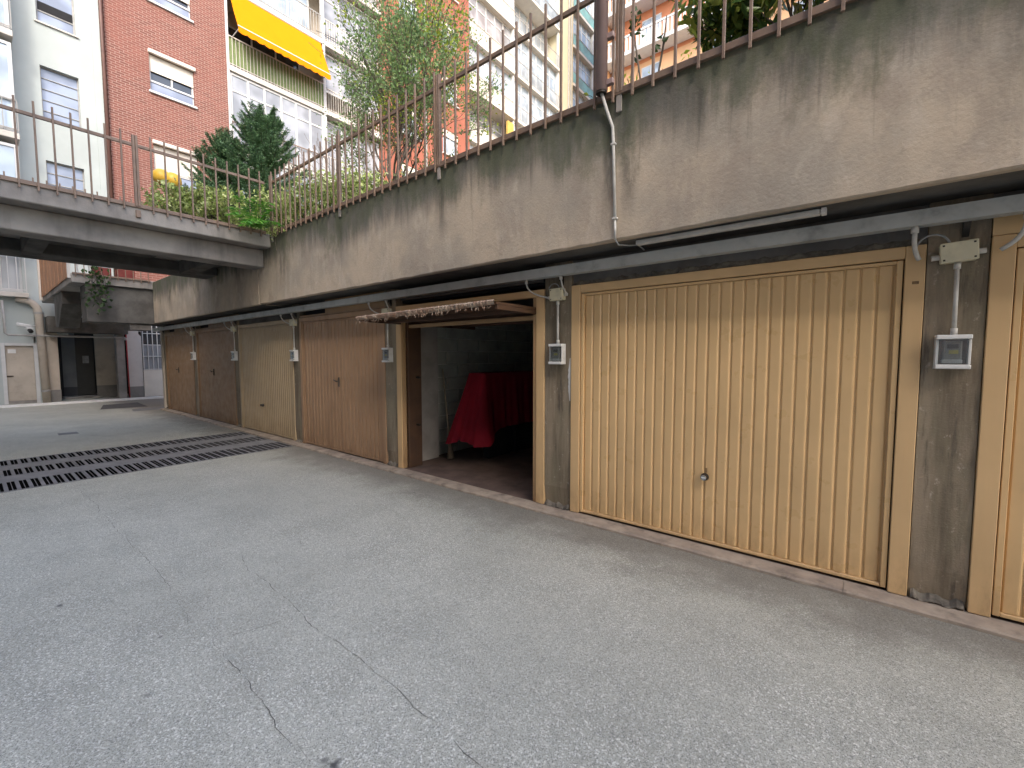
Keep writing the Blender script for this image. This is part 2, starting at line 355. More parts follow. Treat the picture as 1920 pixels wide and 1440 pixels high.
WORLD = {}
def link(o, parent=None, loc=(0, 0, 0), rot=None):
    C.objects.link(o); o.location = loc
    if rot: o.rotation_euler = rot
    w = Matrix.Translation(Vector(loc)) @ (Euler(rot).to_matrix().to_4x4() if rot else Matrix.Identity(4))
    WORLD[o.name] = w
    if parent is not None:
        o.parent = parent; o.matrix_parent_inverse = WORLD[parent.name].inverted()
    return o
def part(name, mb, m, parent=None, loc=(0, 0, 0), rot=None, smooth=False, label=None):
    me = mb.mesh(name, smooth) if isinstance(mb, MB) else mb
    mm = M[m] if isinstance(m, str) else m
    if not me.materials: me.materials.append(mm)
    o = bpy.data.objects.new(name, me); link(o, parent, loc, rot)
    if label: o['label'] = label
    return o
def tag(o, label, cat, group=None):
    o['label'] = label; o['category'] = cat
    if group: o['group'] = group
    return o
def thing(name, label, cat, loc, group=None):
    o = bpy.data.objects.new(name, None); o.empty_display_size = .1; link(o, None, loc); return tag(o, label, cat, group)
def struct(name, mb, m, kind='structure'):
    o = part(name, mb, m); o['kind'] = kind; return o

# ------------------------------------------------------------------ numbers of the place (metres)
D = 3.651                    # plane of the garage doors
YF = 3.251                   # face of the concrete parapet beam
PT, XA = 2.75, -2.164        # bay pitch, left edge of the big beige door's frame
ZB, ZT = 2.488, 3.602        # parapet beam bottom and top
XB = -7.70                   # near face of the footbridge
XF = -22.0                   # facades at the end of the court
BX0, BX1 = -16.15, 5.6       # garage block extents

# ------------------------------------------------------------------ ground
def pit_ground():
    """ground sheet with real openings under the three grates"""
    mb = MB()
    xs = [-120, -10.02, -9.52, -9.19, -8.65, -8.29, -7.66, 60]; ys = [-60, -1.09, 3.497, 90]
    holes = {(1, 1), (3, 1), (5, 1)}
    for i in range(len(xs) - 1):
        for j in range(len(ys) - 1):
            if (i, j) in holes: continue
            mb.quad((xs[i], ys[j], 0), (xs[i + 1], ys[j], 0), (xs[i + 1], ys[j + 1], 0), (xs[i], ys[j + 1], 0))
    return mb
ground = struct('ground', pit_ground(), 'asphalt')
CRACKS = [[(-7.24, .75), (-6.29, .78), (-5.25, .77), (-4.53, .78), (-4.1, .78), (-3.52, .77)], [(-2.56, .76), (-2.28, .75), (-2.06, .75), (-1.82, .73), (-1.69, .74), (-1.59, .74)],
          [(-3.52, .77), (-3.18, .775), (-2.85, .755), (-2.56, .76)],
          [(-3.81, 1.29), (-3.47, 1.22), (-3.03, 1.19), (-2.77, 1.2), (-2.45, 1.17), (-2.18, 1.17), (-1.85, 1.17), (-1.6, 1.18), (-1.41, 1.17), (-1.32, 1.17)],
          [(-1.23, 1.16), (-1.11, 1.16), (-1.02, 1.17)], [(-4.07, 1.71), (-3.74, 1.7), (-3.32, 1.65)], [(-2.69, .85), (-2.65, .95), (-2.61, 1.06)],
          [(-1.37, 1.58), (-1.3, 1.58)], [(-1.18, 1.56), (-1.12, 1.56), (-1.06, 1.57)], [(-.86, 1.94), (-.81, 1.94), (-.74, 1.94)], [(-.98, 1.95), (-.93, 1.94)], [(-.61, 1.57), (-.55, 1.57)]]
CW = [.0022, .003, .001, .0028, .0028, .0014, .001, .0022, .0022, .002, .0018, .0022]
for path, w in zip(CRACKS, CW):
    pts = []
    for a, b in zip(path[:-1], path[1:]):
        k = max(2, int(math.dist(a, b) / .035))
        for i in range(k): t = i / k; pts.append((a[0] + (b[0] - a[0]) * t, a[1] + (b[1] - a[1]) * t))
    pts.append(path[-1]); off = 0; rows = [[], []]
    for i, p in enumerate(pts):
        off = off * .85 + random.gauss(0, .005); e = min(i, len(pts) - 1 - i); ww = w * min(1, .25 + e / 3) * random.uniform(.15, 1.3)
        rows[0].append((p[0], p[1] + off - ww / 2, .0025)); rows[1].append((p[0] + .003, p[1] + off + ww / 2, .0025))
    part('crack', MB().grid(rows), 'crack', ground)
part('repair_patch', MB().quad((-19.2, 2.7, .004), (-17.6, 2.4, .004), (-17.5, 3.5, .004), (-19.4, 3.6, .004)), mat('dark_asphalt_patch', (.085, .083, .082), (.11, .108, .105), 3, .9, .3), ground)
part('repair_patch', MB().quad((-16.9, 3.0, .004), (-16.2, 2.9, .004), (-16.2, 4.0, .004), (-17.2, 4.2, .004)), 'strip', ground)
low_kerb = MB().grid([[(-20.42 - .02 * (y_ + 6), y_, 0) for y_ in np.linspace(-6, 7, 12)], [(-20.42 - .02 * (y_ + 6), y_, .07) for y_ in np.linspace(-6, 7, 12)], [(-20.60 - .02 * (y_ + 6), y_, .072) for y_ in np.linspace(-6, 7, 12)], [(-20.60 - .02 * (y_ + 6), y_, 0) for y_ in np.linspace(-6, 7, 12)]])
struct('painted_kerb', low_kerb, 'whiteline')
ring = MB()
for k in range(20):
    a0, a1 = 2 * math.pi * k / 20, 2 * math.pi * (k + 1) / 20
    for r0, r1 in ((.020, .0225),):
        ring.quad(*[(-1.505 + r * math.cos(a), .775 + r * math.sin(a), .003) for r, a in ((r0, a0), (r1, a0), (r1, a1), (r0, a1))])
part('survey_mark', ring, 'crack', ground)
mh = tag(part('manhole_cover', MB().bbox(-12.72, -12.45, 1.08, 1.36, -.02, .008, .004), 'cast'), 'small square dark cover set in the asphalt beyond the grates', 'manhole cover')

# drain channel under the grates
pit = MB()
for x0, x1 in ((-10.02, -9.52), (-9.19, -8.65), (-8.29, -7.66)):
    y0, y1, z = -1.09, 3.497, -.35
    pit.quad((x0, y0, z), (x1, y0, z), (x1, y1, z), (x0, y1, z)); pit.quad((x0, y0, z), (x0, y1, z), (x0, y1, 0), (x0, y0, 0)); pit.quad((x1, y0, 0), (x1, y1, 0), (x1, y1, z), (x1, y0, z))
    pit.quad((x0, y0, z), (x0, y0, 0), (x1, y0, 0), (x1, y0, z)); pit.quad((x0, y1, 0), (x0, y1, z), (x1, y1, z), (x1, y1, 0))
struct('drain_channel', pit, mat('pit_shade_black', (.008, .008, .008), None, 4, .9, spec=.05))  # near-black, so the shade inside the slots is carried by the pit colour
for x0, x1 in ((-9.515, -9.195), (-8.645, -8.295)):
    part('concrete_strip', MB().quad((x0, -1.09, .003), (x1, -1.09, .003), (x1, 3.49, .003), (x0, 3.49, .003)), 'strip', ground)

def grate_mesh(w, L):
    mb = MB(); t0, t1 = -.001, .006; e = .018
    mb.box(-w / 2, -w / 2 + e, 0, L, t0, t1); mb.box(w / 2 - e, w / 2, 0, L, t0, t1)
    n = max(1, round(L / .1)); p = L / n; x0, x1 = -w / 2 + e, w / 2 - e; z1 = .0055
    mb.box(x0, x1, 0, .018, t0, z1)
    for i in range(n):
        y = i * p + .018
        mb.box(x0, x1, y + .030, y + .035, t0, z1)
        if i < n - 1: mb.box(x0, x1, y + .065, y + p, t0, z1)
        else: mb.box(x0, x1, y + .065, L, t0, z1)
    return mb.mesh('drain_grate')
grow = [(-7.975, .61, 'row of drain grates nearest the camera'), (-8.92, .52, 'middle row of drain grates'), (-9.77, .48, 'farthest row of drain grates')]
spans = [(-1.085, -.09), (-.085, .91), (.915, 1.91), (1.915, 2.91), (2.915, 3.49)]
order = ['second panel, cut by the photo edge', 'panel at the left picture edge', 'panel second from the kerb end and centre', 'panel next to the one touching the kerb', 'short panel touching the garage kerb']
for x, w, lab in grow:
    ms = {}
    for (y0, y1), od in zip(spans, ['leftmost grate panel', 'fourth grate panel from the kerb', 'third grate panel from the kerb', 'second grate panel from the kerb', 'grate panel touching the garage kerb']):
        L = round(y1 - y0, 3)
        if L not in ms: ms[L] = grate_mesh(w, L)
        g = part('drain_grate', ms[L], 'cast', None, (x, y0, 0))
        tag(g, f'{od}, slotted iron, {lab}', 'drain grate', 'slotted drain grates across the court')

# kerb along the garages
kerb = bpy.data.objects.new('kerb', None); link(kerb); kerb['kind'] = 'structure'
x = BX0
while x < BX1 - .3:
    L = min(random.choice([1.9, 2.3, 2.75]), BX1 - x); dz = random.uniform(-.003, .004); dy = random.uniform(-.004, .004)
    n = 14; pr = []
    for i in range(n + 1):
        xx = x + .001 + (L - .002) * i / n; j = random.uniform(-.005, .005); k = random.uniform(-.003, .003)
        pr.append([(xx, D + .02, .032 + dz), (xx, D - .135 + dy + j, .031 + dz + k), (xx, D - .15 + dy + j, .020 + dz), (xx, D - .152 + dy + j, -.02)])
    part('kerb_stone', MB().grid([list(r) for r in zip(*pr)]), 'kerb', kerb); x += L

# ------------------------------------------------------------------ garage block
gb = thing('garage_block', 'long row of lock-up garages under a stained concrete parapet beam', 'building', (-5.3, D, 0))
# parapet beam: two lengths either side of the joint at the bridge, finely cut so that the bottom edge wanders
def beam(x0, x1, step=.12):
    n = int((x1 - x0) / step); rows = [[], [], [], [], [], []]
    for i in range(n + 1):
        xx = x0 + (x1 - x0) * i / n; j = random.gauss(0, .003); k = random.gauss(0, .003)
        rows[0].append((xx, YF + .07, ZB + .004)); rows[1].append((xx, YF + .012, ZB + j)); rows[2].append((xx, YF + k * .6, ZB + .012 + j))
        rows[3].append((xx, YF + k * .6, ZT - .012)); rows[4].append((xx, YF + .012, ZT)); rows[5].append((xx, YF + .22, ZT))
    mb = MB().grid(rows)
    for xx in (x0, x1): mb.quad((xx, YF, ZB), (xx, D + .4, ZB), (xx, D + .4, ZT), (xx, YF, ZT))
    return mb
part('parapet_beam', beam(-15.06, -8.27), 'fascia', gb); part('parapet_beam', beam(-8.23, BX1), 'fascia', gb)
part('joint_filler', MB().box(-8.272, -8.228, YF + .04, YF + .1, ZB, ZT - .02), 'dark', gb)
part('soffit', MB().quad((BX0, YF + .05, ZB + .006), (BX1, YF + .05, ZB + .006), (BX1, D + .12, ZB + .006), (BX0, D + .12, ZB + .006)), 'soot_shade', gb)
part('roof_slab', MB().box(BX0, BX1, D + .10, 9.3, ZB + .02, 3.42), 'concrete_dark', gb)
part('end_wall', MB().box(BX0 - .12, BX0, D - .02, 9.3, 0, 2.5), 'plaster_beige', gb)
part('rear_wall', MB().box(BX0, BX1, 9.0, 9.2, 0, 2.5), 'block', gb)

PW = {0: .309}
def pillar_x(k):             # pillar to the left of bay k: (x0, x1)
    xr = XA + k * PT; return xr - PW.get(k, .263), xr
for k in range(-5, 3):
    x0, x1 = pillar_x(k)
    if k == -5: x0, x1 = -16.12, -15.95
    mb = MB(); n = 22; rows = [[], [], [], []]
    for i in range(n + 1):
        z = .02 + (ZB - .02) * i / n; j = random.gauss(0, .002)
        inset = .03 * max(0, 1 - i / 2) * random.uniform(.5, 1.2)
        rows[0].append((x0 + .002, D + .30, z)); rows[1].append((x0 + .002, D + .012 + inset, z)); rows[2].append((x1 - .002, D + .012 + inset * .8 + j, z)); rows[3].append((x1 - .002, D + .30, z))
    p = part('pillar', mb.grid(rows), 'pillar', gb)
    # mortar lump crumbling at the foot
    lm = MB(); n = 16; rows = [[], [], [], []]
    for i in range(n + 1):
        xx = x0 + .012 + (x1 - x0 - .024) * i / n; h = .018 + .016 * random.random() + .012 * math.sin(i * .9 + k); o = random.uniform(.002, .014)
        rows[0].append((xx, D + .03, h + .05)); rows[1].append((xx, D + .008 - o * .3, h + .028)); rows[2].append((xx, D - o, h * .6 + .022)); rows[3].append((xx, D + .012, .022 + random.uniform(0, .02)))
    part('mortar_lump', lm.grid(rows), 'mortar_old', p)
    if k == 0:
        pm = MB(); rows = [[], []]
        for i in range(19):
            z = 1.13 + .42 * i / 18; w_ = .012 + .022 * math.sin(math.pi * i / 18) * random.uniform(.6, 1.1)
            rows[0].append((x1 - .003 - w_, D + .0085, z)); rows[1].append((x1 - .003, D + .003, z))
        part('plaster_patch', pm.grid(rows), 'white', p)

# partition walls and the open garage's inside
part('pilaster', MB().box(-5.19, -4.93, D + .31, 4.42, .03, 2.47), 'concrete', gb)
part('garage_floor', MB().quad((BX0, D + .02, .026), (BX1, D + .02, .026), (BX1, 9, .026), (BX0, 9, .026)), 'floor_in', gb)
pw = part('partition_wall', MB().box(-5.17, -5.052, 4.43, 9.0, .03, 2.47), 'mortar', gb)
bm_full = MB().bbox(-.006, .02, 0, .49, 0, .19, .005).mesh('block'); bm_half = MB().bbox(-.006, .02, 0, .24, 0, .19, .005).mesh('block')
for r in range(12):
    y = 4.44; z = .04 + r * .202
    if r % 2:
        part('block', bm_half, 'block', pw, (-5.052 + random.uniform(-.003, .003), y, z)); y += .252
    while y < 8.7:
        part('block', bm_full, 'block', pw, (-5.052 + random.uniform(-.003, .003), y, z)); y += .502
part('partition_wall', MB().box(-2.40, -2.24, D + .30, 9.0, .03, 2.47), 'block', gb)

# lintels over each bay
for k in range(-5, 2):
    x0 = pillar_x(k)[1]; x1 = pillar_x(k + 1)[0]
    if k == -1:
        part('lintel', MB().box(x0, x1, D + .12, D + .26, 2.30, ZB), 'dark', gb)
        part('lintel_bar', MB().box(x0 + .05, x1 - .05, D + .05, D + .09, 2.33, 2.37), 'concrete_dark', gb)
    elif k in (0, 1, -3):
        part('lintel', MB().box(x0, x1, D + .04, D + .26, 2.255, ZB), 'concrete_dark' if k >= 0 else 'soot_shade', gb)
        if k >= 0: part('mortar_edge', MB().grid([[(x0 + (x1 - x0) * i / 60, D + .036, 2.252) for i in range(61)], [(x0 + (x1 - x0) * i / 60, D + .022 + random.uniform(-.006, .006), 2.250) for i in range(61)], [(x0 + (x1 - x0) * i / 60, D + .03, 2.275 + random.uniform(-.012, .016)) for i in range(61)], [(x0 + (x1 - x0) * i / 60, D + .039, 2.29 + random.uniform(-.012, .016)) for i in range(61)]]), 'mortar_old', gb)
    else:
        part('lintel', MB().box(x0 + .85, x1, D + .03, D + .26, 2.255, ZB), 'frame_b' if k == -2 else 'door_e', gb)
        part('vent_gap', MB().box(x0, x0 + .85, D + .12, D + .26, 2.255, ZB), 'dark', gb)
        part('lintel_bar', MB().box(x0, x1, D + .02, D + .05, 2.255, 2.28), 'door_c' if k == -2 else 'door_e', gb)

def ribbed(x0, x1, z0, z1, n, y=D + .028, depth=.02, gw=.20):
    """one pressed sheet with n raised staves"""
    prof = []; p = (x1 - x0) / n
    for i in range(n):
        a = x0 + i * p; prof += [(a, y + depth), (a + p * gw * .5, y + depth), (a + p * gw, y), (a + p * (1 - gw * .3), y)]
    prof.append((x1, y + depth)); rows = [[(q[0], q[1], z) for q in prof] for z in (z0, z0 + .01, z1 - .01, z1)]
    return MB().grid(rows)
def handle_t(x, z, parent):      # T handle with a key plate
    mb = MB().bbox(x - .012, x + .012, D + .004, D + .02, z - .09, z + .06, .003)
    mb.tube([(x, D + .02, z), (x, D - .035, z)], .008, 8); mb.tube([(x - .075, D - .035, z + .02), (x, D - .04, z), (x + .02, D - .035, z - .01)], .009, 8)
    part('handle', mb, 'iron', parent, smooth=True)
def door_frame(k, m, bw=.095, ztop=2.245, parent=gb, inner=.0):
    x0 = pillar_x(k)[1] + .003; x1 = pillar_x(k + 1)[0] - .003
    mb = MB().bbox(x0, x0 + bw, D, D + .06, .033, ztop, .004).bbox(x1 - bw, x1, D, D + .06, .033, ztop, .004).bbox(x0 + bw + .0005, x1 - bw - .0005, D + .001, D + .06, ztop - .075, ztop, .004)
    return x0 + bw, x1 - bw, ztop - .075, mb

DOORS = {1: ('door_a', 'frame_a', 26, 'beige ribbed up-and-over garage door cut by the right picture edge'), 0: ('door_a', 'frame_a', 26, 'large beige ribbed garage door with a round chrome lock'),
         -2: ('door_c', 'door_c', 22, 'pinkish brown ribbed garage door beside the open garage'), -3: ('door_d', 'door_d', 28, 'cream finely ribbed garage door with a low black knob'),
         -4: ('door_e', 'door_e', 0, 'plain brown garage door with a T handle'), -5: ('door_f', 'door_f', 0, 'plain tan garage door at the far end of the row')}
for k, (dm, fm, n, lab) in DOORS.items():
    bw = .095 if k >= 0 else .075
    ix0, ix1, izt, fmesh = door_frame(k, fm, bw)
    g = .007
    body = MB().box(ix0 + g, ix1 - g, D + .042, D + .065, .055, izt - g)
    dr = part('garage_door', body, 'groove' if n == 0 else dm, gb, label=lab)
    part('door_frame', fmesh, fm, dr)
    part('shadow_gap', MB().box(ix0 - .002, ix1 + .002, D + .067, D + .075, .03, izt + .004), 'groove', dr)
    lx0, lx1, lz0, lz1 = ix0 + g, ix1 - g, .048, izt - g
    e = .03
    part('leaf_border', MB().bbox(lx0, lx0 + e, D + .012, D + .041, lz0, lz1, .003).bbox(lx1 - e, lx1, D + .012, D + .041, lz0, lz1, .003).bbox(lx0 + e + .001, lx1 - e - .001, D + .013, D + .041, lz0, lz0 + .022, .003).bbox(lx0 + e + .001, lx1 - e - .001, D + .013, D + .041, lz1 - .02, lz1, .003), dm, dr)
    sx0, sx1, sz0, sz1 = lx0 + e + .004, lx1 - e - .004, lz0 + .026, lz1 - .024
    if k in (0, 1):
        w = (sx1 - sx0) / n
        me = MB().prism([(.002, .011), (.006, .006), (.010, .0022), (w - .022, .0), (w - .014, .0018), (w - .011, .005), (w - .006, .011)], 'z', 0, sz1 - sz0).mesh('slat')
        for i in range(n): part('slat', me, dm, dr, (sx0 + i * w + random.uniform(-.0004, .0004), D + .0300 + random.uniform(-.0006, .0006), sz0))
    elif n: part('ribbed_sheet', ribbed(sx0, sx1, sz0, sz1, n, D + .02), dm, dr)
    else: part('flat_sheet', MB().box(sx0 - .004, sx1 + .004, D + .022, D + .04, sz0 - .004, sz1 + .004), dm, dr)
    xm = (lx0 + lx1) / 2
    if k == 0:
        lx, lz = -.913, .592
        mb = MB()
        def disc(mb, cx, cz, y0, y1, r, n=20):
            pr = [(cx + r * math.cos(2 * math.pi * i / n), cz + r * math.sin(2 * math.pi * i / n)) for i in range(n)]
            b = len(mb.v)
            for yy, rr in ((y0, 1.0), (y1, .9)):
                for q in pr: mb.v.append((cx + (q[0] - cx) * rr, yy, cz + (q[1] - cz) * rr))
            for i in range(n): j = (i + 1) % n; mb.f.append((b + i, b + j, b + n + j, b + n + i))
            mb.f.append(tuple(b + n + i for i in range(n)))
            return mb
        part('lock_rose', disc(MB(), lx, lz, D + .016, D - .008, .031), 'iron', dr)
        part('lock_cylinder', disc(MB(), lx, lz, D - .008, D - .026, .023), 'chrome', dr)
        part('lock_mark', MB().bbox(lx - .016, lx + .016, D - .0285, D - .026, lz - .003, lz + .005, .001), 'white', dr)
        part('key_plate', MB().bbox(lx + .004, lx + .018, D + .006, D + .017, lz + .035, lz + .075, .003), 'plate', dr)
        part('number_plate', MB().bbox(.262, .293, D - .003, D + .001, 2.008, 2.026, .002), 'plate', dr)
    elif k == 1:
        gr = MB()
        for i in range(7):
            for j in range(4): gr.box(.80 + i * .03, .816 + i * .03, D - .0025, D + .002, 2.285 + j * .033, 2.305 + j * .033)
        part('vent_panel', MB().box(pillar_x(1)[1] + .003, 1.2, D, D + .03, 2.247, 2.43), fm, dr)
        part('vent_holes', gr, 'dark', dr)
    elif k == -3: part('handle', MB().lathe((0, 0, 0), [(.0, -.035), (.028, -.03), (.032, -.01), (.02, .0), (.02, .03)], 14), 'iron', dr, (xm - .12, D - .01, .60), (math.radians(90), 0, 0), True)
    else: handle_t(xm - (.0 if k == -2 else .1), 1.18 if k == -2 else 1.22, dr)

# the open garage: frame, raised leaf
k = -1
ix0, ix1, izt, fmesh = door_frame(k, 'frame_b', .10)
fr = part('door_frame', fmesh, 'frame_a', gb, label='beige door frame of the open garage')
part('frame_lip', MB().bbox(ix1 - .045, ix1 - .001, D + .01, D + .075, .033, izt - .001, .003), 'frame_b', fr); part('frame_lip', MB().bbox(ix0 + .001, ix0 + .012, D + .01, D + .075, .033, izt - .001, .003), 'frame_b', fr)
part('inner_jamb', MB().bbox(ix0 + .012, ix0 + .05, D + .08, D + .31, .033, 2.2, .004), 'darkbrown', fr)
part('jamb_bolt', MB().tube([(ix0 + .05, D + .22, 1.28), (ix0 + .13, D + .22, 1.28)], .014, 8).tube([(ix0 + .05, D + .22, .62), (ix0 + .12, D + .22, .62)], .016, 8), 'iron', fr)
part('header_bar', MB().bbox(ix0, ix1, D + .10, D + .16, 1.955, 2.0, .004), 'frame_b', fr)
LX0, LX1 = -4.845, -2.585
leaf = part('garage_door', MB().box(LX0, LX1, 3.03, 5.12, 2.045, 2.07), 'darkbrown', gb, label='raised leaf of the open garage door seen edge on')
part('leaf_border', MB().bbox(LX0, LX0 + .04, 3.05, 5.12, 2.0, 2.044, .004).bbox(LX1 - .04, LX1, 3.05, 5.12, 2.0, 2.044, .004).bbox(LX0 + .041, LX1 - .041, 4.0, 4.05, 2.0, 2.044, .004).bbox(LX0 + .041, LX1 - .041, 4.6, 4.65, 2.0, 2.044, .004).bbox(LX0 + .041, LX1 - .041, 3.45, 3.5, 2.0, 2.044, .004), 'darkbrown', leaf)
edge = MB(); n = 150; rows = [[] for _ in range(6)]
drp = 0
for i in range(n + 1):
    t = i / n; xx = LX0 + (LX1 - LX0) * t; drp = drp * .85 + random.gauss(0, .004); zt = 2.052 + .028 * t; d = .034 + .010 * math.sin(t * 3) + abs(drp) * .9
    y = 3.012 + random.gauss(0, .003)
    rows[0].append((xx, 3.06, zt + .012)); rows[1].append((xx, y, zt + .010 + random.gauss(0, .0015))); rows[2].append((xx, y - .012, zt - .004)); rows[3].append((xx, y - .008 + random.gauss(0, .003), zt - d * .55)); rows[4].append((xx, y + .004, zt - d)); rows[5].append((xx, 3.06, zt - d + .012))
part('rusty_edge', edge.grid(rows), 'rust', leaf)
fr_ = MB()
for i in range(70):
    xx = random.uniform(LX0, LX1); t = (xx - LX0) / (LX1 - LX0); z = 2.0 + .03 * t; h = random.uniform(.01, .045)
    p0 = Vector((xx, 3.012, z)); p1 = p0 + Vector((random.uniform(-.02, .02), random.uniform(-.02, .006), -h * .6)); p2 = p1 + Vector((random.uniform(-.015, .015), random.uniform(-.01, .01), -h * .35))
    fr_.tube([p0, p1, p2], [.004, .003, .0015], 5)
part('peeling_fringe', fr_, 'rust', leaf)['kind'] = 'stuff'

# ------------------------------------------------------------------ things in the open garage
ct = thing('covered_bench', 'long narrow bench under a draped red cloth inside the open garage', 'bench', (-4.45, 5.8, .026))
part('bench_top', MB().box(-4.38, -4.22, 4.70, 7.4, 1.22, 1.29), 'dark', ct)
part('side_panel', MB().box(-4.36, -4.25, 4.80, 7.3, .04, 1.22), 'dark', ct)
for xx in (-4.40, -4.26):
    for yy in (5.4, 7.25): part('leg', MB().box(xx, xx + .06, yy, yy + .06, .026, 1.22), 'dark', ct)
cl = MB(); x0, x1, y0, y1, zt = -4.44, -4.18, 4.62, 7.5, 1.325
per = []
N1, N2 = 26, 90
for i in range(N1): per.append((x0 + (x1 - x0) * i / N1, y0, 0, -1))
for i in range(N2): per.append((x1, y0 + (y1 - y0) * i / N2, 1, 0))
for i in range(N1): per.append((x1 - (x1 - x0) * i / N1, y1, 0, 1))
for i in range(N2): per.append((x0, y1 - (y1 - y0) * i / N2, -1, 0))
np_ = len(per); rowsN = 12; grid = []
def hem(px, py):
    d = min(math.hypot(px - x1, py - y0), math.hypot(px - x0, py - y0), math.hypot(px - x1, py - y1))
    return .50 - .20 * math.exp(-(d / .16) ** 2)
for j in range(rowsN + 1):
    row = []; t = j / rowsN
    for i in range(np_ + 1):
        px, py, nx, ny = per[i % np_]; s_ = i % np_
        c0 = math.exp(-(math.hypot(px - x1, py - y0) / .22) ** 2); c1 = math.exp(-(math.hypot(px - x0, py - y0) / .22) ** 2)
        fold = .022 * math.sin(s_ * .55) + .014 * math.sin(s_ * 1.31 + 1)
        o = .012 + t * (.04 + fold * .8 + .05 * c0 + .13 * c1)
        ddx = nx + (.7 if c0 > .3 else 0) * c0 - .9 * c1; ddy = ny - .6 * c0 - .5 * c1
        h = hem(px, py)
        z = zt - .02 * (1 - math.cos(min(1, t * 6) * math.pi / 2)) - (zt - h - .02) * t
        row.append((px + ddx * o, py + ddy * o, z))
    grid.append(row)
cl.grid(grid)
top = [[(x0 + (x1 - x0) * i / 8, y0 + (y1 - y0) * j / 20, zt + .006 * math.sin(i * 1.7 + j)) for i in range(9)] for j in range(21)]
cl.grid(top)
part('cloth_cover', cl, 'cover', ct, smooth=True)
br = thing('broom', 'thin wooden broom leaning in the dark corner of the open garage', 'broom', (-4.72, 4.46, .026))
part('stick', MB().tube([(-4.745, 4.47, .30), (-4.98, 4.56, 1.38)], .012, 8), 'wood', br, smooth=True)
part('brush_head', MB().tube([(-4.745, 4.47, .30), (-4.73, 4.465, .2), (-4.70, 4.45, .035)], [.018, .035, .06], 10), 'bristle', br)

# ------------------------------------------------------------------ electrics on the garage front
ct_ = tag(part('cable_tray', MB().prism([(D - .13, 2.335), (D - .05, 2.335), (D - .05, 2.425), (D - .06, 2.425), (D - .06, 2.345), (D - .12, 2.345), (D - .12, 2.412), (D - .105, 2.412), (D - .105, 2.425), (D - .13, 2.425)], 'x', -16.6, BX1), 'tray'), 'long grey metal cable tray running under the concrete overhang', 'cable tray')
for i in range(-6, 3):
    xx = XA + i * PT - .12
    part('bracket', MB().prism([(D - .048, 2.34), (D + .012, 2.26), (D + .012, 2.42), (D - .048, 2.42)], 'x', xx, xx + .03), 'iron', ct_)
tl = tag(part('strip_lamp', MB().bbox(-1.40, -.20, YF + .10, YF + .155, 2.452, 2.488, .006), 'pvc'), 'unlit white strip lamp under the overhang above the big beige door', 'lamp')
part('end_cap', MB().bbox(-.198, -.17, YF + .098, YF + .157, 2.45, 2.489, .003), 'white', tl)

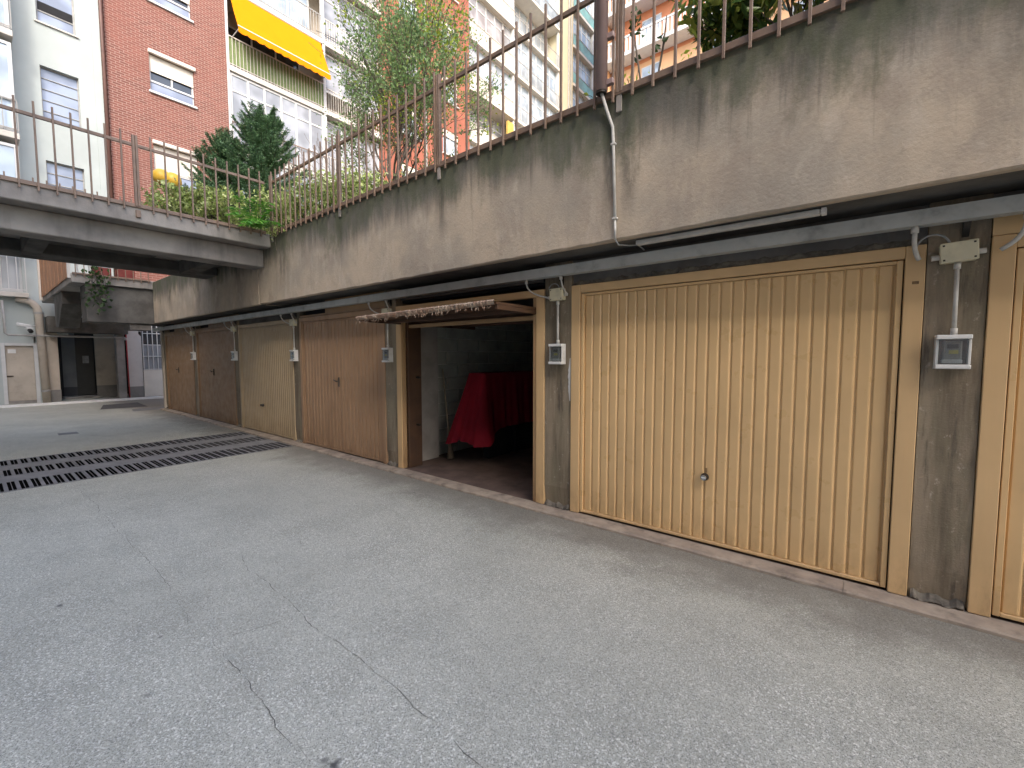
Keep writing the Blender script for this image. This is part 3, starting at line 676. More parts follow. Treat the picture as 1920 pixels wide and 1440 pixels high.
NAMES = {1: 'right of the big beige door', 0: 'between big beige door and open garage', -1: 'left of the open garage', -2: 'between the pinkish brown and cream doors', -3: 'left of the cream door', -4: 'between the two plain brown far doors'}
for k in range(1, -5, -1):
    x0, x1 = pillar_x(k); xc = {1: .452, 0: -2.30}.get(k, (x0 + x1) / 2 - .02); near = NAMES[k]
    yb = D + .008
    # junction box, hung slightly askew
    jw, jh = (.155, .112) if k != 0 else (.145, .115)
    jb = thing('junction_box', f'ivory junction box on the pillar {near}', 'junction box', (xc, yb, 2.17), 'junction boxes on the garage pillars')
    r = (0, math.radians(random.uniform(-3, 3) if k != 1 else -3.5), 0)
    part('housing', MB().bbox(-jw / 2, jw / 2, -.058, 0, -jh / 2, jh / 2, .006), 'box', jb, (xc, yb, 2.17), r)
    part('lid', MB().bbox(-jw / 2 - .002, jw / 2 + .002, -.070, -.0585, -jh / 2 - .002, jh / 2 + .002, .005), 'box', jb, (xc, yb, 2.17), r)
    sc = MB()
    for sx in (-1, 1):
        for sz in (-1, 1): sc.bbox(sx * (jw / 2 - .014) - .005, sx * (jw / 2 - .014) + .005, -.0715, -.069, sz * (jh / 2 - .014) - .005, sz * (jh / 2 - .014) + .005, .001)
    part('screw', sc, 'iron', jb, (xc, yb, 2.17), r)
    part('gland', MB().tube([(xc + jw / 2, yb - .03, 2.165), (xc + jw / 2 + .035, yb - .03, 2.165)], .016, 10), 'pvc', jb); part('gland', MB().tube([(xc - jw / 2, yb - .03, 2.15), (xc - jw / 2 - .035, yb - .03, 2.148)], .016, 10), 'pvc', jb)
    # meter cabinet
    zc = 1.59; w, h, dp = .15, .20, .085
    mt = thing('meter_box', f'white electric meter on the pillar {near}', 'electric meter', (xc, yb, zc), 'electric meters on the garage pillars')
    X0, X1 = xc - w / 2, xc + w / 2
    part('housing', MB().box(X0, X1, yb - .02, yb, zc - h / 2, zc + h / 2).bbox(X0, X1, yb - dp, yb - .0205, zc + h / 2 - .026, zc + h / 2, .004).bbox(X0, X1, yb - dp, yb - .0205, zc - h / 2, zc - h / 2 + .026, .004).bbox(X0, X0 + .014, yb - dp + .02, yb - .0205, zc - h / 2 + .0265, zc + h / 2 - .0265, .003).bbox(X1 - .014, X1, yb - dp + .02, yb - .0205, zc - h / 2 + .0265, zc + h / 2 - .0265, .003), 'white', mt)
    part('backplate', MB().box(X0 + .0145, X1 - .0145, yb - .028, yb - .0205, zc - h / 2 + .027, zc + h / 2 - .027), 'black', mt)
    part('device', MB().bbox(xc - .042, xc + .038, yb - .066, yb - .0285, zc - .062, zc + .066, .006), 'meter', mt)
    part('terminal_cover', MB().bbox(xc - .046, xc + .040, yb - .072, yb - .0285, zc - .068, zc - .044, .004), 'white', mt)
    part('display', MB().bbox(xc - .026, xc + .022, yb - .0685, yb - .0662, zc + .02, zc + .045, .001), 'black', mt)
    part('yellow_label', MB().box(xc - .018, xc + .022, yb - .0688, yb - .0665, zc - .012, zc + .010), 'yellowtag', mt)
    part('clear_cover', MB().box(X0 + .0145, X1 - .0145, yb - dp + .006, yb - dp + .009, zc - h / 2 + .027, zc + h / 2 - .027), 'clear', mt)
    # conduit
    cd = thing('conduit', f'vertical grey conduit between junction box and meter, {near}', 'conduit', (xc, yb, 1.69), 'conduits between boxes and meters')
    part('pipe', MB().tube([(xc + .003, yb - .03, 1.69), (xc, yb - .03, 2.112)], .0115, 10), 'pvc', cd, smooth=True)
    part('coupling', MB().tube([(xc + .003, yb - .03, 1.689), (xc + .003, yb - .03, 1.73)], .0165, 10).tube([(xc, yb - .03, 2.075), (xc, yb - .03, 2.113)], .0165, 10), 'pvc', cd, smooth=True)
    # drops from the tray
    if k == 1: drops = [(.255, .285, 2.15, 1), (.70, .62, 2.16, 1)]
    else: drops = [(xc - .335, xc - jw / 2 - .035, 2.148, 0), (xc + .077, xc + jw / 2 + .035, 2.165, 0)]
    for di, (xs_, xe, ze, stiff) in enumerate(drops):
        side = ('left', 'right')[di]
        ch = thing('cable_drop', f'{side} cable drop from tray, {near}', 'cable', (xs_, D - .09, 2.25), 'cable drops from the tray')
        part('gland', MB().tube([(xs_, D - .09, 2.338), (xs_, D - .09, 2.30)], .019 if stiff else .016, 10), 'pvc', ch, smooth=True)
        pth = [Vector((xs_, D - .09, 2.305))]
        ym = yb - .03
        for t in (.2, .4, .6, .8, 1.0):
            z = 2.305 + (ze - 2.305) * (t ** .75); xx = xs_ + (xe - xs_) * (t ** (2.2)); pth.append(Vector((xx, D - .09 + (ym - D + .09) * t, z)))
        part('cable', MB().tube(pth, .0125 if stiff else .0085, 8), 'pvc', ch, smooth=True)
lp = []
for i in range(15):
    a = math.pi * i / 14; lp.append((.36 + .075 * -math.cos(a) - .02, D - .045, 2.20 + .085 * math.sin(a)))
tag(part('cable_loop', MB().tube(lp, .006, 6), 'meter', smooth=True), 'grey loop of loose cable above the box right of the big door', 'cable')
lp = [(-2.30 + .06 * -math.cos(math.pi * i / 10) - .04, D - .03, 2.225 + .055 * math.sin(math.pi * i / 10)) for i in range(11)]
tag(part('cable_loop', MB().tube(lp, .005, 6), 'meter', smooth=True), 'small loop of cable above the box left of the big beige door', 'cable')

# ------------------------------------------------------------------ railing on the parapet
ZR0, ZR1 = 3.532, 4.56
bar_me = MB().bbox(-.0095, .0095, -.0095, .0095, 0, ZR1 - ZR0, .002).mesh('bar')
def post(parent, x, y, along='x', z0=3.46, z1=4.53):
    if along == 'x': mb = MB().bbox(x - .03, x - .002, y - .022, y + .018, 3.60, z1, .003).bbox(x + .002, x + .03, y - .022, y + .018, 3.60, z1, .003)
    else: mb = MB().bbox(x - .018, x + .022, y - .03, y - .002, 3.60, z1, .003).bbox(x - .018, x + .022, y + .002, y + .03, 3.60, z1, .003)
    part('post', mb, 'rail', parent)
    if along == 'x': part('foot_bracket', MB().bbox(x - .022, x + .022, YF - .02, YF - .0015, z0, 3.60, .003), 'concrete', parent)
    else: part('foot_bracket', MB().bbox(XB + .0015, XB + .03, y - .026, y + .026, 3.455, 3.55, .004), 'rail', parent)
YR = YF - .038
pr = thing('parapet_railing', 'long brown steel bar railing on top of the concrete parapet', 'railing', (-3, YR, ZT))
part('bottom_rail', MB().bbox(XB + .09, BX1, YR + .012, YR + .042, 3.585, 3.635, .003), 'rail', pr)
part('top_rail', MB().bbox(XB + .09, BX1, YR + .012, YR + .040, 4.385, 4.425, .003), 'rail', pr)
xx = -7.53
while xx < BX1:
    part('bar', bar_me, 'rail', pr, (xx, YR, ZR0)); xx += .1575
for px in (-7.615, -5.54, -3.56, -1.505, .55, 2.6): post(pr, px, YR + .03)
XR = XB + .035
br_ = thing('bridge_railing', 'brown steel bar railing on the near side of the footbridge', 'railing', (XR, 1, 3.6))
part('bottom_rail', MB().bbox(XR - .04, XR - .010, -6, YF - .08, 3.585, 3.635, .003), 'rail', br_)
part('top_rail', MB().bbox(XR - .04, XR - .010, -6, YF - .08, 4.385, 4.425, .003), 'rail', br_)
yy = 3.09
while yy > -6:
    if abs(yy - 1.545) > .05 and abs(yy + .5) > .05: part('bar', bar_me, 'rail', br_, (XR, yy, ZR0))
    yy -= .1535
for py in (1.545, -.5, -2.5): post(br_, XR - .02, py, 'y')
bk = thing('bridge_railing', 'far side railing of the footbridge, only its bar tips showing', 'railing', (-10.8, 1, 3.6))
part('bottom_rail', MB().bbox(-10.8, -10.77, -6, 3.15, 3.585, 3.635, .003), 'rail', bk)
part('top_rail', MB().bbox(-10.8, -10.77, -6, 3.15, 4.30, 4.335, .003), 'rail', bk)
yy = 3.0
while yy > -3: part('bar', bar_me, 'rail', bk, (-10.76, yy, 3.50)); yy -= .155

# pole standing on the parapet, its conduit
pl = thing('steel_pole', 'thick mauve brown round pole rising behind the parapet railing', 'pole', (-1.64, YR - .03, 3.62))
part('shaft', MB().tube([(-1.628, YR - .035, 3.625), (-1.628, YR - .035, 8.0)], .047, 20), 'pole', pl, smooth=True)
part('end_collar', MB().tube([(-1.628, YR - .035, 3.610), (-1.628, YR - .035, 3.632)], .040, 18), 'iron', pl)
part('clamp', MB().bbox(-1.60, -1.53, YR - .04, YR + .0, 4.0, 4.04, .003).bbox(-1.60, -1.53, YR - .04, YR, 3.66, 3.70, .003), 'pole', pl)
cv = thing('wall_conduit', 'thin white conduit running down the stained parapet below the pole', 'conduit', (-1.55, YF - .012, 2.47))
part('pipe', MB().tube([(-1.625, YR - .03, 3.615), (-1.60, YF - .03, 3.50), (-1.555, YF - .014, 3.36), (-1.548, YF - .014, 3.25), (-1.525, YF - .014, 2.66)], .0125, 10), 'pvc', cv, smooth=True)
part('lower_pipe', MB().tube([(-1.525, YF - .014, 2.655), (-1.52, YF - .014, 2.49)], .0095, 10), 'pvc', cv, smooth=True)
part('clip', MB().bbox(-1.565, -1.525, YF - .03, YF - .002, 3.22, 3.236, .003).bbox(-1.545, -1.502, YF - .03, YF - .002, 2.645, 2.66, .003), 'pvc', cv)
part('cable', MB().tube([(-1.52, YF - .014, 2.49), (-1.51, YF + .02, 2.455), (-1.45, YF + .1, 2.455), (-1.42, YF + .2, 2.475), (-1.39, YF + .26, 2.44)], .006, 8), 'meter', cv, smooth=True)

# ------------------------------------------------------------------ footbridge
fb = thing('footbridge', 'concrete footbridge crossing the court at first floor level', 'footbridge', (-9.2, 0, 3.2))
def lumpy(x0, x1, y0, y1, z0, z1): return MB().bbox(x0, x1, y0, y1, z0, z1, .012)
part('deck_slab', lumpy(-10.82, XB, -14, YF - .001, 3.385, ZT), 'concrete', fb)
part('edge_beam', lumpy(-8.35, XB - .27, -14, YF - .012, 3.09, 3.384), 'concrete', fb)
part('edge_beam', lumpy(-10.8, -10.15, -14, YF - .012, 3.20, 3.384), 'soot_shade', fb)
for yy in (-4.4, -1.4, .6, 2.6): part('cross_rib', MB().box(-10.14, -8.36, yy, yy + .2, 3.15, 3.384), 'soot_shade', fb); part('deck_underside', MB().box(-10.14, -8.36, yy + .201, yy + 1.6, 3.36, 3.3835), 'soot_shade', fb)

# garden deck behind the parapet
struct('garden_soil', MB().quad((-16.1, YF + .21, 3.46), (12, YF + .21, 3.46), (12, 33, 3.46), (-16.1, 33, 3.46)).quad((-22, 9, 3.455), (-16, 9, 3.455), (-16, 45, 3.455), (-22, 45, 3.455)), 'soil')

# ------------------------------------------------------------------ far terrace
ft = thing('far_terrace', 'far concrete terrace on brackets beyond the footbridge', 'terrace', (-17, 2.4, 3.3))
part('deck_slab', lumpy(-21.6, -15.06, 1.68, YF + .9, 3.40, 3.62), 'concrete', ft)
part('edge_beam', lumpy(-15.9, -15.14, 1.93, YF + .6, 2.46, 3.398), 'soot_shade', ft)
part('bracket', MB().prism([(-18.9, 2.45), (-18.2, 2.45), (-17.3, 3.05), (-17.3, 3.398), (-18.9, 3.398)], 'y', 1.72, 2.15), 'soot_shade', ft)
part('cross_beam', lumpy(-22.0, -21.3, 1.75, 3.8, 2.42, 2.95), 'soot_shade', ft)
part('bracket', MB().prism([(-15.9, 2.30), (-15.2, 2.30), (-15.2, 2.458), (-15.9, 2.458)], 'y', 2.75, 3.2), 'concrete_dark', ft)
sr = thing('terrace_railing', 'pinkish bar railing along the far terrace edge', 'railing', (-15.1, 2.4, 3.6))
part('bottom_rail', MB().bbox(-15.04, -15.01, 1.7, 3.2, 3.60, 3.64, .003), 'rail', sr); part('top_rail', MB().bbox(-15.04, -15.01, 1.7, 3.2, 4.5, 4.54, .003), 'rail', sr)
yy = 1.76
while yy < 3.2: part('bar', bar_me, 'rail', sr, (-15.0, yy, 3.53)); yy += .155
sc_ = thing('board_screen', 'orange brown upright board screen at the side of the far terrace', 'screen', (-18, 1.68, 3.6))
nb = 16; bx = (-15.1 + 21.2) / nb; bme = MB().bbox(0, bx - .01, -.012, .012, 0, 1.75, .003).mesh('board')
for i in range(nb): part('board', bme, 'screen', sc_, (-21.2 + i * bx, 1.66 + (.008 if i % 2 else 0), 3.55))
part('corner_post', MB().bbox(-15.13, -15.07, 1.62, 1.68, 3.5, 5.3, .004), 'slab', sc_); part('corner_post', MB().bbox(-21.3, -21.22, 1.6, 1.68, 3.45, 5.3, .004), 'shutter', sc_)
for i, (yy, c, w) in enumerate(((2.28, 'dark red trough planter on the far terrace, left one', .34), (2.75, 'dark red trough planter on the far terrace, right one', .34))):
    pt = thing('planter', c, 'planter', (-15.35, yy, 3.62), 'planters on the far terrace')
    part('trough', MB().prism([(-15.46, 3.62), (-15.24, 3.62), (-15.20, 3.86), (-15.50, 3.86)], 'y', yy - w / 2, yy + w / 2), 'pot', pt)
    part('soil', MB().box(-15.47, -15.23, yy - w / 2 + .02, yy + w / 2 - .02, 3.85, 3.866), 'soil', pt)
ch_ = thing('terrace_chair', 'pale folded chair standing behind the far terrace railing', 'chair', (-15.9, 2.0, 3.62))
part('backrest', MB().bbox(-15.95, -15.92, 1.85, 2.15, 4.0, 4.4, .005), 'white', ch_); part('seat', MB().bbox(-15.95, -15.6, 1.85, 2.15, 3.98, 4.0, .005), 'white', ch_)
for a in (-15.93, -15.63):
    for b in (1.87, 2.13): part('leg', MB().tube([(a, b, 3.62), (a, b, 3.98)], .012, 6), 'white', ch_)

# ------------------------------------------------------------------ facade helpers (facing +X at plane x)
def wall_x(x, y0, y1, z0, z1, holes=(), depth=.22):
    ys = sorted({y0, y1, *[h[0] for h in holes], *[h[1] for h in holes]}); zs = sorted({z0, z1, *[h[2] for h in holes], *[h[3] for h in holes]}); mb = MB()
    inside = lambda y, z: any(h[0] < y < h[1] and h[2] < z < h[3] for h in holes)
    for a, b in zip(ys[:-1], ys[1:]):
        for c, d in zip(zs[:-1], zs[1:]):
            if not inside((a + b) / 2, (c + d) / 2): mb.quad((x, a, c), (x, b, c), (x, b, d), (x, a, d))
    for a, b, c, d in holes:
        xi = x - depth
        mb.quad((x, a, c), (x, a, d), (xi, a, d), (xi, a, c)); mb.quad((x, b, d), (x, b, c), (xi, b, c), (xi, b, d)); mb.quad((x, a, d), (x, b, d), (xi, b, d), (xi, a, d)); mb.quad((x, b, c), (x, a, c), (xi, a, c), (xi, b, c))
    for yy in (y0, y1): mb.quad((x, yy, z0), (x, yy, z1), (x - 6, yy, z1), (x - 6, yy, z0))
    mb.quad((x, y0, z1), (x, y1, z1), (x - 6, y1, z1), (x - 6, y0, z1))
    return mb
def window_x(parent, x, y0, y1, z0, z1, pane='glass', mull=(), trans=(), fw=.05, frame='white_frame', dep=.06, name='window'):
    mb = MB().box(x - dep, x, y0, y1, z0, z0 + fw).box(x - dep, x, y0, y1, z1 - fw, z1).box(x - dep, x, y0, y0 + fw, z0 + fw, z1 - fw).box(x - dep, x, y1 - fw, y1, z0 + fw, z1 - fw)
    for m_ in mull: mb.box(x - dep + .005, x - .004, m_ - fw * .5, m_ + fw * .5, z0 + fw, z1 - fw)
    for t_ in trans: mb.box(x - dep + .008, x - .007, y0 + fw, y1 - fw, t_ - fw * .4, t_ + fw * .4)
    w = part(name, mb, frame, parent)
    ys = [y0 + fw] + list(mull) + [y1 - fw]; zs = [z0 + fw] + list(trans) + [z1 - fw]
    for a, b in zip(ys[:-1], ys[1:]):
        for c, d in zip(zs[:-1], zs[1:]): part('pane', MB().quad((x - dep * .6, a, c), (x - dep * .6, b, c), (x - dep * .6, b, d), (x - dep * .6, a, d)), pane, w)
    return w
def rail_x(parent, x, y0, y1, z0, h=1.05, bars=.16, m='ironbar', panel=None):
    mb = MB().box(x - .025, x + .015, y0, y1, z0 + h - .04, z0 + h).box(x - .02, x + .01, y0, y1, z0 + .06, z0 + .09)
    n = int((y1 - y0) / bars)
    for i in range(n + 1):
        yy = y0 + (y1 - y0) * i / n; mb.box(x - .012, x + .012, yy - .011, yy + .011, z0, z0 + h - .04)
    r = part('balcony_railing', mb, m, parent)
    if panel: part('panel', MB().box(x - .05, x - .04, y0, y1, z0 + .08, z0 + h - .04), panel, r)
    return r

# ------------------------------------------------------------------ white building
wb = thing('white_building', 'pale plaster apartment building with narrow stair windows at the left', 'building', (-24, 1, 0))
WH = [(2.03, 2.97, 12.88, 14.95), (2.03, 2.97, 9.66, 11.46), (2.03, 2.97, 6.5, 8.32), (2.03, 2.97, 16.1, 17.9)]
part('wall', wall_x(XF, -9, 3.60, 2.95, 24, WH + [(.35, 1.30, 3.75, 5.1)]), 'white_wall', wb)
part('pilaster_strip', MB().box(XF - .1, XF + .03, 3.38, 3.60, 2.95, 24), 'white_wall', wb)
for i, (a, b, c, d) in enumerate(WH):
    if i == 0 or i == 3:
        w = window_x(wb, XF - .10, a, b, c, d, 'glass_blue', trans=(c + .42, c + .62, c + 1.28), fw=.045, frame='ironbar')
        part('sill', MB().box(XF - .1, XF + .06, a - .06, b + .06, c - .05, c - .001), 'slab', w)
        part('open_vent', MB().box(XF - .12, XF - .095, a + .05, b - .05, c + .45, c + .72), 'dark', w)
    else:
        w = window_x(wb, XF - .12, a, b, c, d, 'glass_blue', trans=tuple(c + .36 * t for t in range(1, 5)), fw=.03, frame='ironbar')
w = window_x(wb, XF - .06, .35, 1.30, 3.75, 5.1, 'glass_grey', mull=(.82,), fw=.06)
rail_x(wb, XF + .28, .2, 1.36, 3.72, 1.2, .17, 'white_frame'); part('balcony_slab', MB().bbox(XF, XF + .34, -1.5, 1.40, 3.55, 3.70, .01), 'slab', wb)
# glazed bay left of the stair windows
for zf in (5.6, 8.75, 11.9, 15.05):
    part('balcony_slab', MB().bbox(XF, XF + .75, -4, 1.42, zf - .22, zf - .03, .01), 'slab', wb)
    window_x(wb, XF + .68, -3.9, 1.37, zf, zf + 2.75, 'glass', mull=(-1.5, -.3, .62), trans=(zf + 1.0,), fw=.09)
    part('bay_side', MB().box(XF, XF + .62, 1.30, 1.36, zf, zf + 2.75), 'white_frame', wb)
    rail_x(wb, XF + .74, -3.9, 1.40, zf, 1.0, .3, 'ironbar')
tag(part('downpipe', MB().tube([(XF + .08, 3.655, 2.9), (XF + .08, 3.655, 24)], .055, 10), 'brownpipe', smooth=True), 'dark brown downpipe between the white and brick buildings', 'pipe')

# ground floor of the court's end
part('base_wall', MB().quad((XF, -9, 0), (XF, .72, 0), (XF, .72, 2.95), (XF, -9, 2.95)), 'white_wall', wb)
part('base_wall', MB().box(XF - .3, XF, .72, 1.50, 2.02, 2.95).box(XF - .3, XF, 1.46, 1.72, 0, 2.3).box(XF - .2, XF - .02, 1.5, 2.3, 2.3, 3.45), 'white_wall', wb)
part('base_wall', MB().box(XF - .4, XF + .01, 1.73, 2.02, .42, 2.42), 'plaster_beige', wb); part('plinth', MB().box(XF - .4, XF + .02, 1.73, 2.03, 0, .418), 'plaster_grey', wb)
dsm = part('service_door', MB().bbox(XF - .10, XF - .05, .80, 1.44, .10, 1.95, .006), 'plaster_beige', wb)
part('door_frame', MB().box(XF - .05, XF + .02, .71, .80, 0, 2.04).box(XF - .05, XF + .02, 1.44, 1.53, 0, 2.04).box(XF - .05, XF + .018, .801, 1.439, 1.95, 2.04), 'white_frame', dsm)
part('notice', MB().box(XF - .049, XF - .045, .86, 1.04, 1.70, 1.83), 'white', dsm)
part('handle', MB().box(XF - .049, XF - .02, .80, .95, .92, .95), 'iron', dsm)
XE = -23.6
def panel(name, y0, y1, z0, z1, m, x=XE, parent=wb): return part(name, MB().box(x - .1, x, y0, y1, z0, z1), m, parent)
panel('entry_wall', 2.03, 2.25, .0, 2.6, 'dark', XE + .05); panel('entry_wall', 2.25, 2.62, .42, 2.6, mat('grey_entry_plaster', (.17, .17, .17), None, 2, .9)); panel('plinth', 2.25, 2.62, 0, .419, mat('dark_plinth', (.06, .06, .066), None, 2, .9))
bd = panel('entrance_door', 2.62, 3.14, .08, 2.45, 'black', XE - .1)
part('notice', MB().box(XE - .1, XE - .095, 2.82, 3.0, 1.33, 1.62), mat('faded_notice', (.30, .30, .30), (.18, .18, .18), 9, .6), bd)
panel('entry_wall', 3.14, 3.84, .45, 2.6, 'plaster_beige', XE + .25); panel('plinth', 3.14, 3.84, 0, .449, 'plaster_grey', XE + .26)
panel('entry_wall', 3.84, 3.90, 0, 2.6, 'dark', XE)
part('step', MB().bbox(XE, XE + .7, 2.2, 3.14, 0, .07, .01), 'concrete', wb)
part('entry_wall', MB().box(-24.6, -24.4, -9, 14, 0, 3.5), 'dark', wb); part('entry_wall', MB().box(XF - .3, XF - .06, .72, 1.46, 0, .12), 'concrete', wb)
col = part('entry_column', MB().bbox(XF - .35, XF + .0, 3.56, 3.80, 0, 2.6, .01), 'concrete', wb)
XG = XF - .03
panel('entry_wall', 3.86, 4.31, .42, 2.96, 'plaster_pale', XG); panel('plinth', 3.86, 4.31, 0, .419, 'plaster_grey', XG + .01)
panel('entry_wall', 2.03, 6.6, 2.6, 3.4, 'plaster_beige', XE - .02)
gd = part('glazed_door', MB().bbox(XG - .02, XG + .04, 4.32, 5.10, 0, 1.05, .005), 'shutter', wb)
gbm = MB()
for i in range(6): gbm.box(XG + .03, XG + .06, 4.33 + i * .15, 4.352 + i * .15, 1.05, 2.9)
for z in (1.08, 1.60, 2.05, 2.50, 2.88): gbm.box(XG + .035, XG + .065, 4.32, 5.10, z - .015, z + .015)
part('grille', gbm, 'white_frame', gd); part('pane', MB().box(XG - .01, XG + .005, 4.32, 5.10, 1.05, 2.05), 'glass_grey', gd); part('pane', MB().box(XG - .01, XG + .005, 4.32, 5.10, 2.05, 2.95), 'glass_dark', gd)
panel('entry_wall', 5.10, 12, 0, 2.96, 'plaster_pale', XG)
tag(part('red_pipe', MB().tube([(XF + .06, 3.86, 0), (XF + .06, 3.84, 2.9)], .02, 8), 'redpipe', smooth=True), 'thin red pipe on the wall beside the far concrete column', 'pipe')
dp = thing('drainpipe', 'fat beige drainpipe with an elbow at the court end', 'pipe', (XF + .15, 1.62, 0))
part('pipe', MB().tube([(XF + .15, 1.66, .0), (XF + .15, 1.60, 3.05), (XF + .15, 1.57, 3.25), (XF + .15, 1.47, 3.40), (XF + .15, 1.32, 3.47), (XF + .1, 1.12, 3.5)], .105, 14), 'plaster_beige', dp, smooth=True)
part('collar', MB().tube([(XF + .15, 1.60, 3.03), (XF + .15, 1.598, 3.10)], .125, 14), 'ironbar', dp); part('collar', MB().tube([(XF + .15, 1.655, .38), (XF + .15, 1.65, .44)], .12, 14), 'ironbar', dp)
hp = thing('wall_pipe', 'slim grey pipe crossing the court end above the doors', 'pipe', (-21.6, 2.3, 2.3))
part('pipe', MB().tube([(-21.6, .80, 3.4), (-21.6, .82, 2.35), (-21.6, .88, 2.29), (-21.6, 3.72, 2.30)], .035, 8), 'ironbar', hp, smooth=True)
part('end_elbow', MB().tube([(-21.6, 3.72, 2.30), (-21.6, 3.76, 2.26), (-21.6, 3.76, 2.2)], .045, 8), 'ironbar', hp)
cc = thing('cctv_camera', 'white security camera on a bracket at the court end', 'security camera', (XF + .1, 1.25, 2.5))
part('bracket', MB().tube([(XF, 1.62, 2.66), (XF + .3, 1.40, 2.60)], .02, 6), 'white', cc); part('body', MB().tube([(XF + .3, 1.08, 2.66), (XF + .36, 1.40, 2.58)], [.06, .065], 12), 'white', cc, smooth=True)
part('lens', MB().tube([(XF + .42, 1.36, 2.47), (XF + .50, 1.38, 2.41)], .06, 12), 'black', cc); part('hood', MB().bbox(XF + .28, XF + .46, 1.28, 1.44, 2.50, 2.56, .01), 'white', cc)

# ------------------------------------------------------------------ brick building
bb = thing('brick_building', 'red brick apartment building with roller shutters and a yellow awning', 'building', (-24, 9, 3.4))
ST = 3.43
BW = [(5.0, 6.46, 12.0 + i * ST, 13.42 + i * ST) for i in range(-2, 3)]
part('wall', wall_x(XF, 3.74, 7.70, 2.95, 26, BW, .25), 'brick', bb)
for i, (a, b, c, d) in zip(range(-2, 3), BW):
    sh = part('shutter_box', MB().bbox(XF - .02, XF + .10, a - .03, b + .05, d - .02, d + .12, .015), 'shutter', bb)
    drop = {-2: .95, -1: .98, 0: .62, 1: .75, 2: .5}[i]; n = 14
    slat = MB().bbox(XF - .10, XF - .08, a, b, 0, drop / n - .003, .003).mesh('shutter_slat')
    for j in range(n): part('shutter_slat', slat, 'shutter', sh, (0, 0, d - .02 - (j + 1) * drop / n))
    w = window_x(bb, XF - .12, a, b, c, d, 'glass_dark', mull=((a + b) / 2,), fw=.06)
    part('lower_pane', MB().box(XF - .13, XF - .115, a + .04, b - .04, c + .05, c + .38), 'glass_blue', w); part('bar', MB().box(XF - .11, XF - .08, a, b, c + .38, c + .45), 'white_frame', w)
    part('sill', MB().bbox(XF - .1, XF + .07, a - .05, b + .07, c - .09, c - .002, .01), 'white_frame', w)
for i in range(-3, 4):
    zs_ = 14.25 + i * ST          # slab level
    part('balcony_slab', MB().bbox(XF - 1.5, XF + .06, 7.71, 15.7, zs_ - .12, zs_ + .12, .012), 'slab', bb)
    part('loggia_wall', MB().quad((XF - 1.4, 7.71, zs_), (XF - 1.4, 15.7, zs_), (XF - 1.4, 15.7, zs_ + ST), (XF - 1.4, 7.71, zs_ + ST)), 'plaster_beige', bb)
    part('post', MB().bbox(XF - .12, XF + .05, 7.705, 7.80, zs_ + .12, zs_ + ST - .121, .005), 'white_frame', bb); part('post', MB().bbox(XF - .12, XF + .05, 12.12, 12.25, zs_ + .12, zs_ + ST - .121, .005), 'white_frame', bb)
    if i == 0:
        rail_x(bb, XF + .03, 7.8, 12.12, zs_ + .12, 1.25, .14, 'slab', 'greenmesh')
        window_x(bb, XF - 1.35, 8.2, 11.6, zs_ + .2, zs_ + 2.7, 'glass_dark', mull=(9.3, 10.4), fw=.07)
    elif i == 1 or i == 2:
        rail_x(bb, XF + .03, 7.8, 12.12, zs_ + .12, 1.15, .14, 'ironbar'); window_x(bb, XF - 1.0, 7.9, 12.0, zs_ + .14, zs_ + 2.9, 'glass', mull=(8.9, 9.9, 10.9), fw=.08)
    else:
        window_x(bb, XF - .03, 7.81, 12.11, zs_ + .14, zs_ + ST - .14, 'glass_grey', mull=(8.55, 9.25, 10.0, 10.7, 11.4), trans=(zs_ + 2.55,), fw=.09)
        rail_x(bb, XF + .03, 7.8, 12.12, zs_ + .12, 1.05, .3, 'rail')
    rail_x(bb, XF + .03, 12.26, 15.65, zs_ + .12, 1.1, .13, 'slab')
    window_x(bb, XF - .35, 12.26, 15.65, zs_ + 1.25 if i == 0 else zs_ + .14, zs_ + 3.2, 'glass_grey', mull=(13.3, 14.4), trans=(zs_ + 2.5,), fw=.08)
aw = thing('awning', 'bright yellow fabric awning with a scalloped edge on a balcony', 'awning', (XF, 9.9, 16.5))
ya, yb2 = 7.86, 12.1; P0 = (XF + .08, 17.55); P1 = (XF + .95, 15.62)
g1 = [[(P0[0] + (P1[0] - P0[0]) * t, y, P0[1] + (P1[1] - P0[1]) * t - .09 * math.sin(math.pi * t)) for y in np.linspace(ya, yb2 - .1, 12)] for t in np.linspace(0, 1, 7)]
part('canopy', MB().grid(g1), 'awning', aw)
nn = 60; g2 = [[(P1[0] + .02, ya + (yb2 - .1 - ya) * i / nn, P1[1]) for i in range(nn + 1)], [(P1[0] + .03, ya + (yb2 - .1 - ya) * i / nn, P1[1] - .24 - .06 * abs(math.sin(math.pi * i / nn * 12))) for i in range(nn + 1)]]
part('valance', MB().grid(g2), 'awning', aw)
part('front_bar', MB().tube([(P1[0], ya, P1[1]), (P1[0], yb2 - .1, P1[1])], .03, 8), 'white_frame', aw); part('roller', MB().tube([(P0[0], ya, P0[1]), (P0[0], yb2 - .1, P0[1])], .06, 10), 'white_frame', aw)
part('arm', MB().tube([(XF, ya + .1, 15.6), (P1[0], ya + .1, P1[1])], .02, 6), 'white_frame', aw); part('arm', MB().tube([(XF, yb2 - .2, 15.6), (P1[0], yb2 - .2, P1[1])], .02, 6), 'white_frame', aw)

